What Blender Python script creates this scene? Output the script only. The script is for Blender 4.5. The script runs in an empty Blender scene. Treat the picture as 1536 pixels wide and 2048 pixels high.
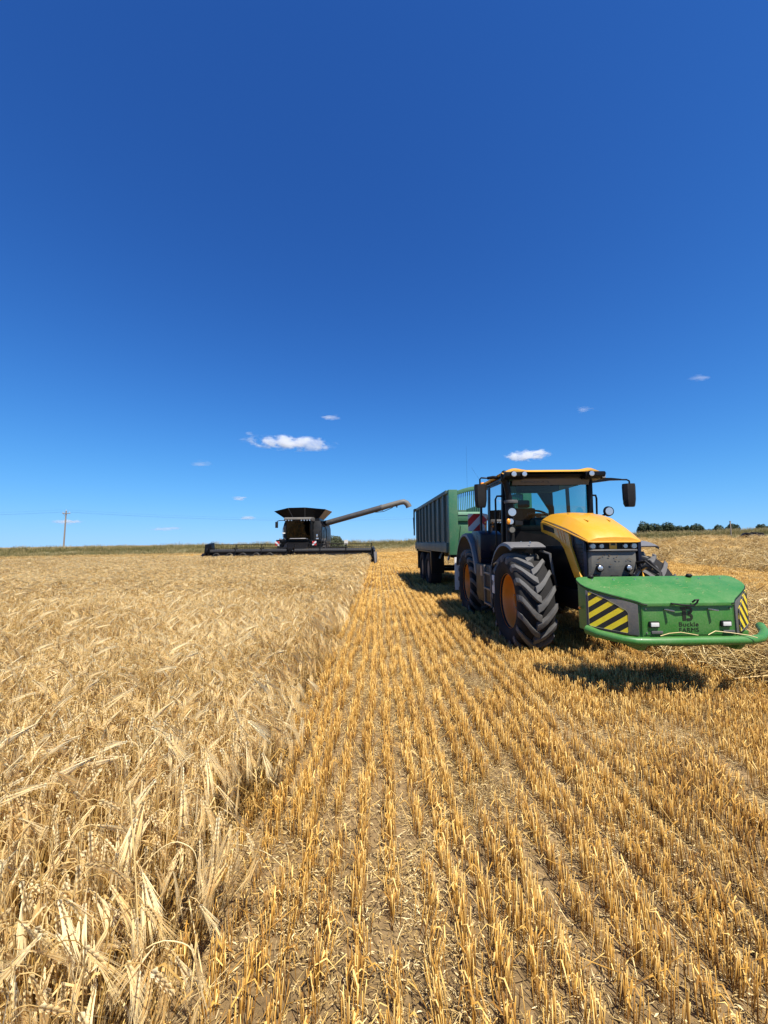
import bpy, bmesh, math, random
import numpy as np
from mathutils import Vector, Matrix, noise
R = math.radians
random.seed(7)
RNG = np.random.default_rng(11)
scene = bpy.context.scene
COL = scene.collection

# ------------------------------------------------------------------ camera
cam_data = bpy.data.cameras.new('camera')
cam = bpy.data.objects.new('camera', cam_data)
COL.objects.link(cam)
cam.location = (0, 0, 1.72)
cam.rotation_euler = (R(90 + 4.27), R(0.6), R(-0.8))
cam_data.sensor_fit = 'VERTICAL'
cam_data.sensor_height = 36
cam_data.lens = 790 / 2048 * 36
cam_data.clip_start = 0.05
cam_data.clip_end = 9000
scene.camera = cam

# ------------------------------------------------------------------ sky and sun
SUN = Vector((0.29, -0.50, 1.0)).normalized()
EL = math.asin(SUN.z)
AZ = math.atan2(SUN.x, SUN.y)
world = bpy.data.worlds.new('World')
scene.world = world
world.use_nodes = True
wn = world.node_tree
wn.nodes.clear()
w_out = wn.nodes.new('ShaderNodeOutputWorld')
w_bg = wn.nodes.new('ShaderNodeBackground')
w_sky = wn.nodes.new('ShaderNodeTexSky')
w_sky.sky_type = 'NISHITA'
w_sky.sun_disc = False
w_sky.sun_elevation = EL
w_sky.sun_rotation = AZ
w_sky.altitude = 0
w_sky.air_density = 0.7
w_sky.dust_density = 0.0
w_sky.ozone_density = 4.0
w_sep = wn.nodes.new('ShaderNodeSeparateColor')   # the deep blue cast this clear sky has in the photograph
w_com = wn.nodes.new('ShaderNodeCombineColor')
for k, (gain, power, knee) in enumerate(((0.58, 1.4, 6.0), (1.3, 1.5, 9.0), (2.05, 1.5, 14.5))):
    p = wn.nodes.new('ShaderNodeMath'); p.operation = 'POWER'; p.inputs[1].default_value = power
    g = wn.nodes.new('ShaderNodeMath'); g.operation = 'MULTIPLY'; g.inputs[1].default_value = gain
    wn.links.new(w_sep.outputs[k], p.inputs[0]); wn.links.new(p.outputs[0], g.inputs[0])
    q = wn.nodes.new('ShaderNodeMath'); q.operation = 'MULTIPLY_ADD'; q.inputs[1].default_value = 1.0 / knee; q.inputs[2].default_value = 1.0
    r = wn.nodes.new('ShaderNodeMath'); r.operation = 'DIVIDE'
    wn.links.new(g.outputs[0], q.inputs[0]); wn.links.new(g.outputs[0], r.inputs[0]); wn.links.new(q.outputs[0], r.inputs[1]); wn.links.new(r.outputs[0], w_com.inputs[k])
w_bg.inputs['Strength'].default_value = 0.057
wn.links.new(w_sky.outputs[0], w_sep.inputs[0])
wn.links.new(w_com.outputs[0], w_bg.inputs['Color'])
wn.links.new(w_bg.outputs[0], w_out.inputs['Surface'])

sun_data = bpy.data.lights.new('sun', 'SUN')
sun_data.energy = 5.0
sun_data.angle = R(0.53)
sun_data.color = (1.0, 0.93, 0.82)
sun = bpy.data.objects.new('sun', sun_data)
COL.objects.link(sun)
sun.rotation_euler = (-SUN).to_track_quat('-Z', 'Y').to_euler()
sun.location = (30, -60, 100)

scene.view_settings.view_transform = 'Standard'
scene.view_settings.look = 'None'
scene.view_settings.exposure = 0.75
scene.view_settings.gamma = 1.0
scene.view_settings.use_curve_mapping = False
scene.render.engine = 'CYCLES'
scene.cycles.volume_bounces = 6
scene.cycles.max_bounces = 10
scene.cycles.transparent_max_bounces = 16
scene.cycles.use_denoising = True

# ------------------------------------------------------------------ helpers
def tag(o, label=None, cat=None, group=None, kind=None):
    if label: o['label'] = label
    if cat: o['category'] = cat
    if group: o['group'] = group
    if kind: o['kind'] = kind
    return o

def empty(name, loc=(0, 0, 0), rz=0.0, parent=None):
    o = bpy.data.objects.new(name, None)
    COL.objects.link(o)
    o.location = loc
    o.rotation_euler = (0, 0, rz)
    o.empty_display_size = 0.2
    if parent: o.parent = parent
    return o

def inst(name, src, parent, loc=None, rot=None, scale=None):
    o = src.copy()
    o.name = name
    COL.objects.link(o)
    o.parent = parent
    if loc is not None: o.location = loc
    if rot is not None: o.rotation_euler = rot
    if scale is not None: o.scale = scale
    return o

class MB:
    def __init__(self):
        self.v = []; self.f = []
    def add(self, vs, fs):
        n = len(self.v)
        self.v.extend([tuple(p) for p in vs])
        self.f.extend([tuple(i + n for i in f) for f in fs])
        return self
    def box(self, x0, x1, y0, y1, z0, z1, m=None):
        vs = [(x, y, z) for z in (z0, z1) for y in (y0, y1) for x in (x0, x1)]
        if m is not None: vs = [m @ Vector(p) for p in vs]
        return self.add(vs, [(0, 2, 3, 1), (4, 5, 7, 6), (0, 1, 5, 4), (2, 6, 7, 3), (0, 4, 6, 2), (1, 3, 7, 5)])
    def beam(self, p0, p1, w, h, up=(0, 0, 1)):
        p0 = Vector(p0); p1 = Vector(p1); d = (p1 - p0).normalized()
        u = Vector(up); s = d.cross(u)
        if s.length < 1e-4: s = d.cross(Vector((0, 1, 0)))
        s.normalize(); t = s.cross(d)
        vs = []
        for p in (p0, p1):
            for a, b in ((-1, -1), (1, -1), (1, 1), (-1, 1)):
                vs.append(p + s * a * w / 2 + t * b * h / 2)
        return self.add(vs, [(0, 1, 2, 3), (7, 6, 5, 4), (0, 4, 5, 1), (1, 5, 6, 2), (2, 6, 7, 3), (3, 7, 4, 0)])
    def prism(self, poly, axis, a, b):
        n = len(poly)
        def mk(p, q, c):
            return {'x': (c, p, q), 'y': (p, c, q), 'z': (p, q, c)}[axis]
        vs = [mk(p, q, a) for p, q in poly] + [mk(p, q, b) for p, q in poly]
        fs = [tuple(range(n)), tuple(range(2 * n - 1, n - 1, -1))]
        fs += [(i, (i + 1) % n, n + (i + 1) % n, n + i) for i in range(n)]
        return self.add(vs, fs)
    def tube(self, path, r, n=8, cap=True):
        path = [Vector(p) for p in path]
        m = len(path)
        rs = r if isinstance(r, (list, tuple)) else [r] * m
        vs = []; fs = []
        ref = None
        for i, p in enumerate(path):
            a = path[max(i - 1, 0)]; b = path[min(i + 1, m - 1)]
            d = (b - a).normalized()
            if ref is None:
                ref = Vector((0, 0, 1)) if abs(d.z) < 0.9 else Vector((1, 0, 0))
            s = d.cross(ref)
            if s.length < 1e-5:
                s = d.cross(Vector((0.3, 1, 0.2)))
            s.normalize(); t = s.cross(d).normalized(); ref = t
            for k in range(n):
                an = 2 * math.pi * k / n
                vs.append(p + (s * math.cos(an) + t * math.sin(an)) * rs[i])
        for i in range(m - 1):
            for k in range(n):
                k2 = (k + 1) % n
                fs.append((i * n + k, i * n + k2, (i + 1) * n + k2, (i + 1) * n + k))
        if cap:
            fs.append(tuple(range(n - 1, -1, -1)))
            fs.append(tuple((m - 1) * n + k for k in range(n)))
        return self.add(vs, fs)
    def lathe(self, prof, axis='x', c=(0, 0, 0), n=32, closed=False):
        # prof: list of (h along axis, r)
        vs = []; fs = []
        m = len(prof)
        for h, r in prof:
            for k in range(n):
                an = 2 * math.pi * k / n
                ca, sa = r * math.cos(an), r * math.sin(an)
                p = {'x': (h, ca, sa), 'y': (ca, h, sa), 'z': (ca, sa, h)}[axis]
                vs.append((p[0] + c[0], p[1] + c[1], p[2] + c[2]))
        for i in range(m if closed else m - 1):
            i2 = (i + 1) % m
            for k in range(n):
                k2 = (k + 1) % n
                fs.append((i * n + k, i * n + k2, i2 * n + k2, i2 * n + k))
        if not closed:
            fs.append(tuple(range(n)))
            fs.append(tuple((m - 1) * n + k for k in range(n - 1, -1, -1)))
        return self.add(vs, fs)
    def ball(self, c, r, nu=16, nv=10):
        if not isinstance(r, (list, tuple)): r = (r, r, r)
        vs = [(c[0], c[1], c[2] - r[2])]
        for j in range(1, nv):
            ph = -math.pi / 2 + math.pi * j / nv
            for k in range(nu):
                a = 2 * math.pi * k / nu
                vs.append((c[0] + r[0] * math.cos(ph) * math.cos(a), c[1] + r[1] * math.cos(ph) * math.sin(a), c[2] + r[2] * math.sin(ph)))
        vs.append((c[0], c[1], c[2] + r[2]))
        fs = [(0, 1 + (k + 1) % nu, 1 + k) for k in range(nu)]
        for j in range(nv - 2):
            for k in range(nu):
                a = 1 + j * nu + k; b = 1 + j * nu + (k + 1) % nu
                fs.append((a, b, b + nu, a + nu))
        t = len(vs) - 1; o = 1 + (nv - 2) * nu
        fs += [(o + k, o + (k + 1) % nu, t) for k in range(nu)]
        return self.add(vs, fs)
    def loft(self, secs, closed=True, cap=True):
        m = len(secs); n = len(secs[0])
        vs = [p for s in secs for p in s]; fs = []
        for i in range(m - 1):
            for k in range(n if closed else n - 1):
                k2 = (k + 1) % n
                fs.append((i * n + k, i * n + k2, (i + 1) * n + k2, (i + 1) * n + k))
        if cap and closed:
            fs.append(tuple(range(n - 1, -1, -1)))
            fs.append(tuple((m - 1) * n + k for k in range(n)))
        return self.add(vs, fs)
    def mesh(self, name, mat=None, bevel=0.0, smooth=38, recalc=True):
        me = bpy.data.meshes.new(name)
        me.from_pydata([tuple(p) for p in self.v], [], self.f)
        if recalc or bevel:
            bm = bmesh.new(); bm.from_mesh(me)
            bmesh.ops.recalc_face_normals(bm, faces=bm.faces)
            if bevel:
                ed = [e for e in bm.edges if len(e.link_faces) == 2 and e.calc_face_angle(0) > R(28)]
                bmesh.ops.bevel(bm, geom=ed, offset=bevel, segments=2, affect='EDGES', profile=0.6, clamp_overlap=True)
            bm.to_mesh(me); bm.free()
        if smooth:
            me.shade_smooth()
            me.set_sharp_from_angle(angle=R(smooth))
        if mat: me.materials.append(mat)
        return me
    def build(self, name, mat=None, parent=None, bevel=0.0, smooth=38, recalc=True, loc=None, rot=None):
        me = self.mesh(name, mat, bevel, smooth, recalc)
        o = bpy.data.objects.new(name, me)
        COL.objects.link(o)
        if parent: o.parent = parent
        if loc is not None: o.location = loc
        if rot is not None: o.rotation_euler = rot
        return o

def lettering(name, text, size, mat, parent, loc, rot, width=None, spacing=1.0, depth=0.001):
    cu = bpy.data.curves.new(name, 'FONT')
    cu.body = text; cu.size = size; cu.align_x = 'CENTER'; cu.extrude = depth; cu.space_character = spacing
    cu.resolution_u = 3
    tmp = bpy.data.objects.new(name, cu)
    COL.objects.link(tmp)
    bpy.context.view_layer.update()
    me = bpy.data.meshes.new_from_object(tmp)
    if width:
        xs = [v.co.x for v in me.vertices]
        k = width / (max(xs) - min(xs))
        for v in me.vertices: v.co.x *= k
    bpy.data.objects.remove(tmp)
    bpy.data.curves.remove(cu)
    me.materials.clear(); me.materials.append(mat)
    o = bpy.data.objects.new(name, me)
    COL.objects.link(o)
    o.parent = parent; o.location = loc; o.rotation_euler = rot
    return o

# ------------------------------------------------------------------ materials
def new_mat(name):
    m = bpy.data.materials.new(name)
    m.use_nodes = True
    nt = m.node_tree
    b = nt.nodes['Principled BSDF']
    return m, nt, b

def N(nt, t, **kw):
    n = nt.nodes.new(t)
    for k, v in kw.items():
        if k.startswith('i_'):
            n.inputs[k[2:].replace('_', ' ')].default_value = v
        else:
            setattr(n, k, v)
    return n

def ramp(nt, stops):
    n = nt.nodes.new('ShaderNodeValToRGB')
    cr = n.color_ramp
    while len(cr.elements) > 1: cr.elements.remove(cr.elements[-1])
    cr.elements[0].position = stops[0][0]; cr.elements[0].color = (*stops[0][1], 1)
    for p, c in stops[1:]:
        e = cr.elements.new(p); e.color = (*c, 1)
    return n

def mixc(nt, fac, a, b, bt='MIX'):
    n = nt.nodes.new('ShaderNodeMix'); n.data_type = 'RGBA'; n.blend_type = bt
    for sock, val in ((n.inputs[0], fac), (n.inputs[6], a), (n.inputs[7], b)):
        if isinstance(val, bpy.types.NodeSocket): nt.links.new(val, sock)
        elif isinstance(val, (int, float)): sock.default_value = val
        else: sock.default_value = (*val, 1)
    return n.outputs[2]

def paint(name, col, rough=0.4, metal=0.0, dust=0.25, dust_col=(0.30, 0.24, 0.15), scale=3.0, bump=0.0, coat=0.0, spec=0.5):
    """painted or moulded surface with uneven dust, streaks and a slightly varying gloss"""
    m, nt, b = new_mat(name)
    tc = N(nt, 'ShaderNodeTexCoord')
    n1 = N(nt, 'ShaderNodeTexNoise', i_Scale=scale, i_Detail=7.0, i_Roughness=0.65)
    n2 = N(nt, 'ShaderNodeTexNoise', i_Scale=scale * 14, i_Detail=4.0, i_Roughness=0.7)
    nt.links.new(tc.outputs['Object'], n1.inputs['Vector'])
    nt.links.new(tc.outputs['Object'], n2.inputs['Vector'])
    mul = N(nt, 'ShaderNodeMath', operation='MULTIPLY')
    nt.links.new(n1.outputs[0], mul.inputs[0]); nt.links.new(n2.outputs[0], mul.inputs[1])
    mr = N(nt, 'ShaderNodeMapRange')
    mr.inputs['From Min'].default_value = 0.12; mr.inputs['From Max'].default_value = 0.42
    mr.inputs['To Min'].default_value = 0.0; mr.inputs['To Max'].default_value = dust
    nt.links.new(mul.outputs[0], mr.inputs['Value'])
    c = mixc(nt, mr.outputs[0], col, dust_col)
    nt.links.new(c, b.inputs['Base Color'])
    mr2 = N(nt, 'ShaderNodeMapRange')
    mr2.inputs['From Min'].default_value = 0.3; mr2.inputs['From Max'].default_value = 0.7
    mr2.inputs['To Min'].default_value = rough * 0.8; mr2.inputs['To Max'].default_value = min(1, rough * 1.3)
    nt.links.new(n1.outputs[0], mr2.inputs['Value'])
    nt.links.new(mr2.outputs[0], b.inputs['Roughness'])
    b.inputs['Metallic'].default_value = metal
    b.inputs['Coat Weight'].default_value = coat
    b.inputs['Specular IOR Level'].default_value = spec
    if bump:
        bp = N(nt, 'ShaderNodeBump'); bp.inputs['Strength'].default_value = bump; bp.inputs['Distance'].default_value = 0.004
        nt.links.new(n2.outputs[0], bp.inputs['Height']); nt.links.new(bp.outputs[0], b.inputs['Normal'])
    return m

def glass(name, tint, alpha_tint=0.8, rough=0.02):
    """tinted pane: light passes through coloured, and the surface mirrors at grazing angles"""
    m, nt, b = new_mat(name)
    nt.nodes.remove(b)
    out = nt.nodes['Material Output']
    tr = N(nt, 'ShaderNodeBsdfTransparent'); tr.inputs[0].default_value = (*tint, 1)
    gl = N(nt, 'ShaderNodeBsdfGlossy'); gl.inputs['Roughness'].default_value = rough
    fr = N(nt, 'ShaderNodeFresnel'); fr.inputs['IOR'].default_value = 1.5
    mx = N(nt, 'ShaderNodeMixShader')
    nt.links.new(fr.outputs[0], mx.inputs[0]); nt.links.new(tr.outputs[0], mx.inputs[1]); nt.links.new(gl.outputs[0], mx.inputs[2])
    nt.links.new(mx.outputs[0], out.inputs['Surface'])
    return m

def plant(name, stops, transl=0.25, rough=0.7, noise_scale=None, spec=0.3):
    """dry or green plant matter: colour from the strand's own tint, varied from clump to clump"""
    m, nt, b = new_mat(name)
    at = N(nt, 'ShaderNodeAttribute', attribute_name='tint')
    oi = N(nt, 'ShaderNodeObjectInfo')
    ad = N(nt, 'ShaderNodeMath', operation='MULTIPLY_ADD')
    nt.links.new(oi.outputs['Random'], ad.inputs[0]); ad.inputs[1].default_value = 0.24; ad.inputs[2].default_value = -0.12
    s = N(nt, 'ShaderNodeMath', operation='ADD')
    nt.links.new(at.outputs['Fac'], s.inputs[0]); nt.links.new(ad.outputs[0], s.inputs[1])
    if noise_scale:
        geo = N(nt, 'ShaderNodeNewGeometry')
        nz = N(nt, 'ShaderNodeTexNoise', i_Scale=noise_scale, i_Detail=4.0)
        nt.links.new(geo.outputs['Position'], nz.inputs['Vector'])
        ma = N(nt, 'ShaderNodeMath', operation='MULTIPLY_ADD'); ma.inputs[1].default_value = 0.7; ma.inputs[2].default_value = -0.35
        nt.links.new(nz.outputs[0], ma.inputs[0])
        s2 = N(nt, 'ShaderNodeMath', operation='ADD')
        nt.links.new(s.outputs[0], s2.inputs[0]); nt.links.new(ma.outputs[0], s2.inputs[1]); s = s2
    rp = ramp(nt, stops)
    nt.links.new(s.outputs[0], rp.inputs[0])
    nt.links.new(rp.outputs[0], b.inputs['Base Color'])
    b.inputs['Roughness'].default_value = rough
    b.inputs['Specular IOR Level'].default_value = spec
    if transl:
        out = nt.nodes['Material Output']
        tl = N(nt, 'ShaderNodeBsdfTranslucent')
        nt.links.new(rp.outputs[0], tl.inputs[0])
        mx = N(nt, 'ShaderNodeMixShader'); mx.inputs[0].default_value = transl
        nt.links.new(b.outputs[0], mx.inputs[1]); nt.links.new(tl.outputs[0], mx.inputs[2])
        nt.links.new(mx.outputs[0], out.inputs['Surface'])
    return m

def stripes(name, ca, cb, freq, slope, offset=0.0):
    """two-colour diagonal print in the plate's own x/z plane"""
    m, nt, b = new_mat(name)
    tc = N(nt, 'ShaderNodeTexCoord'); sp = N(nt, 'ShaderNodeSeparateXYZ')
    nt.links.new(tc.outputs['Object'], sp.inputs[0])
    a = N(nt, 'ShaderNodeMath', operation='MULTIPLY_ADD'); a.inputs[1].default_value = slope
    nt.links.new(sp.outputs['X'], a.inputs[0]); nt.links.new(sp.outputs['Z'], a.inputs[2])
    f = N(nt, 'ShaderNodeMath', operation='MULTIPLY_ADD'); f.inputs[1].default_value = freq; f.inputs[2].default_value = offset + 50
    nt.links.new(a.outputs[0], f.inputs[0])
    fr = N(nt, 'ShaderNodeMath', operation='FRACT'); nt.links.new(f.outputs[0], fr.inputs[0])
    gt = N(nt, 'ShaderNodeMath', operation='GREATER_THAN'); gt.inputs[1].default_value = 0.5
    nt.links.new(fr.outputs[0], gt.inputs[0])
    nz = N(nt, 'ShaderNodeTexNoise', i_Scale=18.0, i_Detail=5.0)
    nt.links.new(tc.outputs['Object'], nz.inputs['Vector'])
    c = mixc(nt, gt.outputs[0], ca, cb)
    c2 = mixc(nt, 0.25, c, nz.outputs[0], 'OVERLAY')
    nt.links.new(c2, b.inputs['Base Color'])
    b.inputs['Roughness'].default_value = 0.45
    return m

M = {}
M['black'] = paint('black_paint', (0.005, 0.005, 0.006), 0.36, dust=0.012, spec=0.18)
M['black_plastic'] = paint('black_plastic', (0.010, 0.010, 0.011), 0.5, dust=0.05, bump=0.05, spec=0.2)
M['grey_plastic'] = paint('grey_plastic', (0.075, 0.075, 0.078), 0.5, dust=0.22, bump=0.05)
M['mudguard'] = paint('grey_mudguard_plastic', (0.125, 0.125, 0.128), 0.5, dust=0.3, dust_col=(0.24, 0.22, 0.19), bump=0.05)
M['grille'] = paint('dusty_grille', (0.085, 0.085, 0.082), 0.6, dust=0.4, dust_col=(0.25, 0.22, 0.15), scale=9)
M['navy'] = paint('navy_paint', (0.004, 0.006, 0.018), 0.3, dust=0.03, spec=0.25)
M['yellow'] = paint('yellow_paint', (0.64, 0.31, 0.006), 0.33, dust=0.22, dust_col=(0.6, 0.42, 0.15), coat=0.3)
M['orange'] = paint('orange_rim_paint', (0.66, 0.21, 0.006), 0.42, dust=0.2)
M['green'] = paint('bright_green_paint', (0.020, 0.150, 0.016), 0.46, dust=0.34, dust_col=(0.20, 0.26, 0.12), scale=4, coat=0.1)
M['trailer_green'] = paint('trailer_green_paint', (0.018, 0.130, 0.062), 0.42, dust=0.25, scale=2)
M['trailer_side'] = paint('shaded_dusty_trailer_paint', (0.036, 0.075, 0.066), 0.5, dust=0.45, dust_col=(0.17, 0.17, 0.15), scale=2)  # dusty trailer green, with the shade on the sides put into the colour
M['rail_green'] = paint('pale_green_rail', (0.20, 0.42, 0.28), 0.5, dust=0.3)
M['rubber'] = paint('dusty_rubber', (0.012, 0.012, 0.013), 0.85, dust=0.18, dust_col=(0.10, 0.095, 0.085), scale=5, bump=0.2, spec=0.15)
M['lug'] = paint('lit_rubber_lug', (0.06, 0.06, 0.061), 0.7, dust=0.6, dust_col=(0.19, 0.185, 0.175), scale=7, bump=0.2, spec=0.3)  # paler than the tyre rubber: sunlight on the lug tops painted in
M['steel'] = paint('bare_steel', (0.45, 0.45, 0.45), 0.35, metal=0.9, dust=0.2)
M['white'] = paint('white_plastic', (0.60, 0.60, 0.58), 0.5, dust=0.25)
M['lamp'] = paint('lamp_reflector', (0.62, 0.62, 0.62), 0.25, metal=0.75, dust=0.2)
M['amber'] = paint('amber_lens', (0.85, 0.30, 0.02), 0.15, dust=0.05)
M['red'] = paint('red_lens', (0.5, 0.02, 0.02), 0.2, dust=0.1)
M['glass'] = glass('cab_glass', (0.50, 0.76, 0.76))
M['shaded_glass'] = glass('shaded_glass', (0.10, 0.13, 0.15))  # left cab panes: same glass, its dark reflection and interior put into the tint
M['combine_glass'] = glass('combine_glass', (0.04, 0.05, 0.055))
M['lens'] = glass('lamp_lens', (0.93, 0.93, 0.93))
M['fabric'] = paint('seat_fabric', (0.012, 0.012, 0.013), 0.9, dust=0.05)
M['combine_grey'] = paint('dark_grey_paint', (0.020, 0.022, 0.026), 0.42, dust=0.07, spec=0.25)
M['auger_grey'] = paint('grey_auger_paint', (0.035, 0.035, 0.037), 0.45, dust=0.15)
M['spout'] = paint('pale_spout_plastic', (0.10, 0.095, 0.085), 0.6, dust=0.25)
M['flap_tan'] = paint('tan_tank_flap', (0.30, 0.21, 0.14), 0.6, dust=0.3)
M['hazard'] = stripes('yellow_black_stripes', (0.012, 0.012, 0.012), (0.72, 0.55, 0.02), 8.0, -0.72)
M['hazard_r'] = stripes('yellow_black_stripes_mirrored', (0.012, 0.012, 0.012), (0.72, 0.55, 0.02), 8.0, 0.72)
M['redwhite'] = stripes('red_white_stripes', (0.62, 0.62, 0.62), (0.50, 0.02, 0.02), 2.6, -1.0, 0.27)
M['redwhite2'] = stripes('red_white_stripes_mirrored', (0.62, 0.62, 0.62), (0.50, 0.02, 0.02), 2.6, 1.0, 0.27)
M['wood'] = paint('weathered_pole_wood', (0.22, 0.19, 0.16), 0.85, dust=0.4)
M['bark'] = paint('bark', (0.07, 0.055, 0.04), 0.9, dust=0.3)
M['print_black'] = paint('black_print', (0.006, 0.012, 0.006), 0.45, dust=0.05)

# ------------------------------------------------------------------ terrain
def sstep(t):
    t = min(1.0, max(0.0, t))
    return t * t * (3 - 2 * t)

def edge_y(x):                       # far edge of the field, where the bank begins
    return 58.0 + 2.0 * math.sin(x * 0.03)

def hz(x, y):
    """height of the land without the fine lumps"""
    xc = max(-70.0, min(80.0, x))
    zf = 0.40 + (0.009 * xc if xc < 0 else 0.0205 * xc)
    k = 0.5 * (1 + math.tanh(xc / 8.0))
    zf = 0.40 + 0.009 * xc * (1 - k) + 0.0205 * xc * k
    z = zf * sstep((y - 8.0) / 50.0)
    e = edge_y(x) + 6
    if y > e:
        far = -3.5 * (1 - sstep((x + 10) / 70.0)) + 2.2 * sstep((x + 10) / 70.0)
        z = z + (far - z) * sstep((y - e) / 60.0)
    return z

def lumps(x, y):
    d = math.hypot(x, y)
    if d > 16 or x < -1.5 and d > 9: return 0.0
    f = 1 - sstep((d - 7) / 9)
    n = noise.noise(Vector((x * 2.2, y * 2.2, 0.3))) * 0.014
    n += noise.noise(Vector((x * 7.0, y * 7.0, 1.7))) * 0.009
    n += noise.noise(Vector((x * 14.0, y * 14.0, 4.1))) * 0.010
    return n * f

def spaced(lo, hi, near, fine, grow):
    """coordinates fine within +-near and ever coarser out to lo and hi"""
    out = []
    x = near; s = fine
    pos = list(np.arange(-near, near + fine * 0.5, fine))
    while x < hi:
        s *= grow; x += s; pos.append(min(x, hi))
    x = -near; s = fine
    while x > lo:
        s *= grow; x -= s; pos.insert(0, max(x, lo))
    return pos

xs = spaced(-900, 900, 3.0, 0.035, 1.06)
ys = [y for y in spaced(-60, 1500, 4.0, 0.035, 1.06) if y > -60]
ys = [-40, -20, -8, -3] + [y for y in ys if y > -1]
nx, ny = len(xs), len(ys)
gv = [(x, y, hz(x, y) + lumps(x, y)) for y in ys for x in xs]
gf = [(j * nx + i, j * nx + i + 1, (j + 1) * nx + i + 1, (j + 1) * nx + i) for j in range(ny - 1) for i in range(nx - 1)]
soil, nt, b = new_mat('dry_cracked_soil')
geo = N(nt, 'ShaderNodeNewGeometry')
n1 = N(nt, 'ShaderNodeTexNoise', i_Scale=1.3, i_Detail=9.0, i_Roughness=0.62)
n2 = N(nt, 'ShaderNodeTexNoise', i_Scale=38.0, i_Detail=8.0, i_Roughness=0.75)
vo = N(nt, 'ShaderNodeTexVoronoi', feature='DISTANCE_TO_EDGE', i_Scale=6.5)
wv = N(nt, 'ShaderNodeTexNoise', i_Scale=5.0, i_Detail=3.0)
for n in (n1, n2, wv): nt.links.new(geo.outputs['Position'], n.inputs['Vector'])
va = N(nt, 'ShaderNodeVectorMath', operation='MULTIPLY_ADD')
nt.links.new(wv.outputs['Color'], va.inputs[0]); va.inputs[1].default_value = (0.16, 0.16, 0.16)
nt.links.new(geo.outputs['Position'], va.inputs[2])
nt.links.new(va.outputs[0], vo.inputs['Vector'])
rp = ramp(nt, [(0.30, (0.075, 0.049, 0.021)), (0.45, (0.195, 0.132, 0.062)), (0.58, (0.30, 0.205, 0.10)), (0.74, (0.42, 0.295, 0.145))])
mm = N(nt, 'ShaderNodeMath', operation='MULTIPLY_ADD'); mm.inputs[1].default_value = 0.55
ms = N(nt, 'ShaderNodeMath', operation='MULTIPLY'); ms.inputs[1].default_value = 0.45
nt.links.new(n2.outputs[0], ms.inputs[0]); nt.links.new(n1.outputs[0], mm.inputs[0]); nt.links.new(ms.outputs[0], mm.inputs[2])
nt.links.new(mm.outputs[0], rp.inputs[0])
nt.links.new(rp.outputs[0], b.inputs['Base Color'])
b.inputs['Roughness'].default_value = 0.95
b.inputs['Specular IOR Level'].default_value = 0.1
cr = N(nt, 'ShaderNodeMapRange'); cr.inputs['From Max'].default_value = 0.035; cr.inputs['To Max'].default_value = 0.5
nt.links.new(vo.outputs['Distance'], cr.inputs['Value'])
hs = N(nt, 'ShaderNodeMath', operation='MULTIPLY_ADD'); hs.inputs[1].default_value = 0.6
nt.links.new(n2.outputs[0], hs.inputs[0]); nt.links.new(cr.outputs[0], hs.inputs[2])
bp = N(nt, 'ShaderNodeBump'); bp.inputs['Strength'].default_value = 0.95; bp.inputs['Distance'].default_value = 0.02
nt.links.new(hs.outputs[0], bp.inputs['Height']); nt.links.new(bp.outputs[0], b.inputs['Normal'])
field = MB().add(gv, gf).build('ground', soil, smooth=180, recalc=False)
tag(field, kind='structure')

# ------------------------------------------------------------------ instanced ground cover ("stuff")
def scatter(name, pts, rot, scl, idx, sources, label, cat):
    me = bpy.data.meshes.new(name)
    n = len(pts)
    me.vertices.add(n)
    me.vertices.foreach_set('co', np.asarray(pts, dtype=np.float32).ravel())
    a = me.attributes.new('rot', 'FLOAT_VECTOR', 'POINT'); a.data.foreach_set('vector', np.asarray(rot, dtype=np.float32).ravel())
    a = me.attributes.new('scl', 'FLOAT_VECTOR', 'POINT'); a.data.foreach_set('vector', np.asarray(scl, dtype=np.float32).ravel())
    a = me.attributes.new('idx', 'INT', 'POINT'); a.data.foreach_set('value', np.asarray(idx, dtype=np.int32))
    o = bpy.data.objects.new(name, me)
    COL.objects.link(o)
    coll = bpy.data.collections.new(name + '_strands')
    for k, s in enumerate(sources):
        so = bpy.data.objects.new('%s_strand_%02d' % (name, k), s)
        coll.objects.link(so)
    ng = bpy.data.node_groups.new(name + '_spread', 'GeometryNodeTree')
    ng.interface.new_socket(name='Geometry', in_out='INPUT', socket_type='NodeSocketGeometry')
    ng.interface.new_socket(name='Geometry', in_out='OUTPUT', socket_type='NodeSocketGeometry')
    gi = ng.nodes.new('NodeGroupInput'); go = ng.nodes.new('NodeGroupOutput')
    ip = ng.nodes.new('GeometryNodeInstanceOnPoints')
    ci = ng.nodes.new('GeometryNodeCollectionInfo')
    ci.inputs['Collection'].default_value = coll
    ci.inputs['Separate Children'].default_value = True
    ci.inputs['Reset Children'].default_value = True
    def attr(nm, t):
        q = ng.nodes.new('GeometryNodeInputNamedAttribute'); q.data_type = t; q.inputs['Name'].default_value = nm
        return q.outputs[0]
    er = ng.nodes.new('FunctionNodeEulerToRotation')
    ng.links.new(attr('rot', 'FLOAT_VECTOR'), er.inputs[0])
    ng.links.new(gi.outputs[0], ip.inputs['Points'])
    ng.links.new(ci.outputs[0], ip.inputs['Instance'])
    ip.inputs['Pick Instance'].default_value = True
    ng.links.new(attr('idx', 'INT'), ip.inputs['Instance Index'])
    ng.links.new(er.outputs[0], ip.inputs['Rotation'])
    ng.links.new(attr('scl', 'FLOAT_VECTOR'), ip.inputs['Scale'])
    ng.links.new(ip.outputs[0], go.inputs[0])
    md = o.modifiers.new('spread', 'NODES'); md.node_group = ng
    tag(o, label, cat, kind='stuff')
    return o

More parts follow.
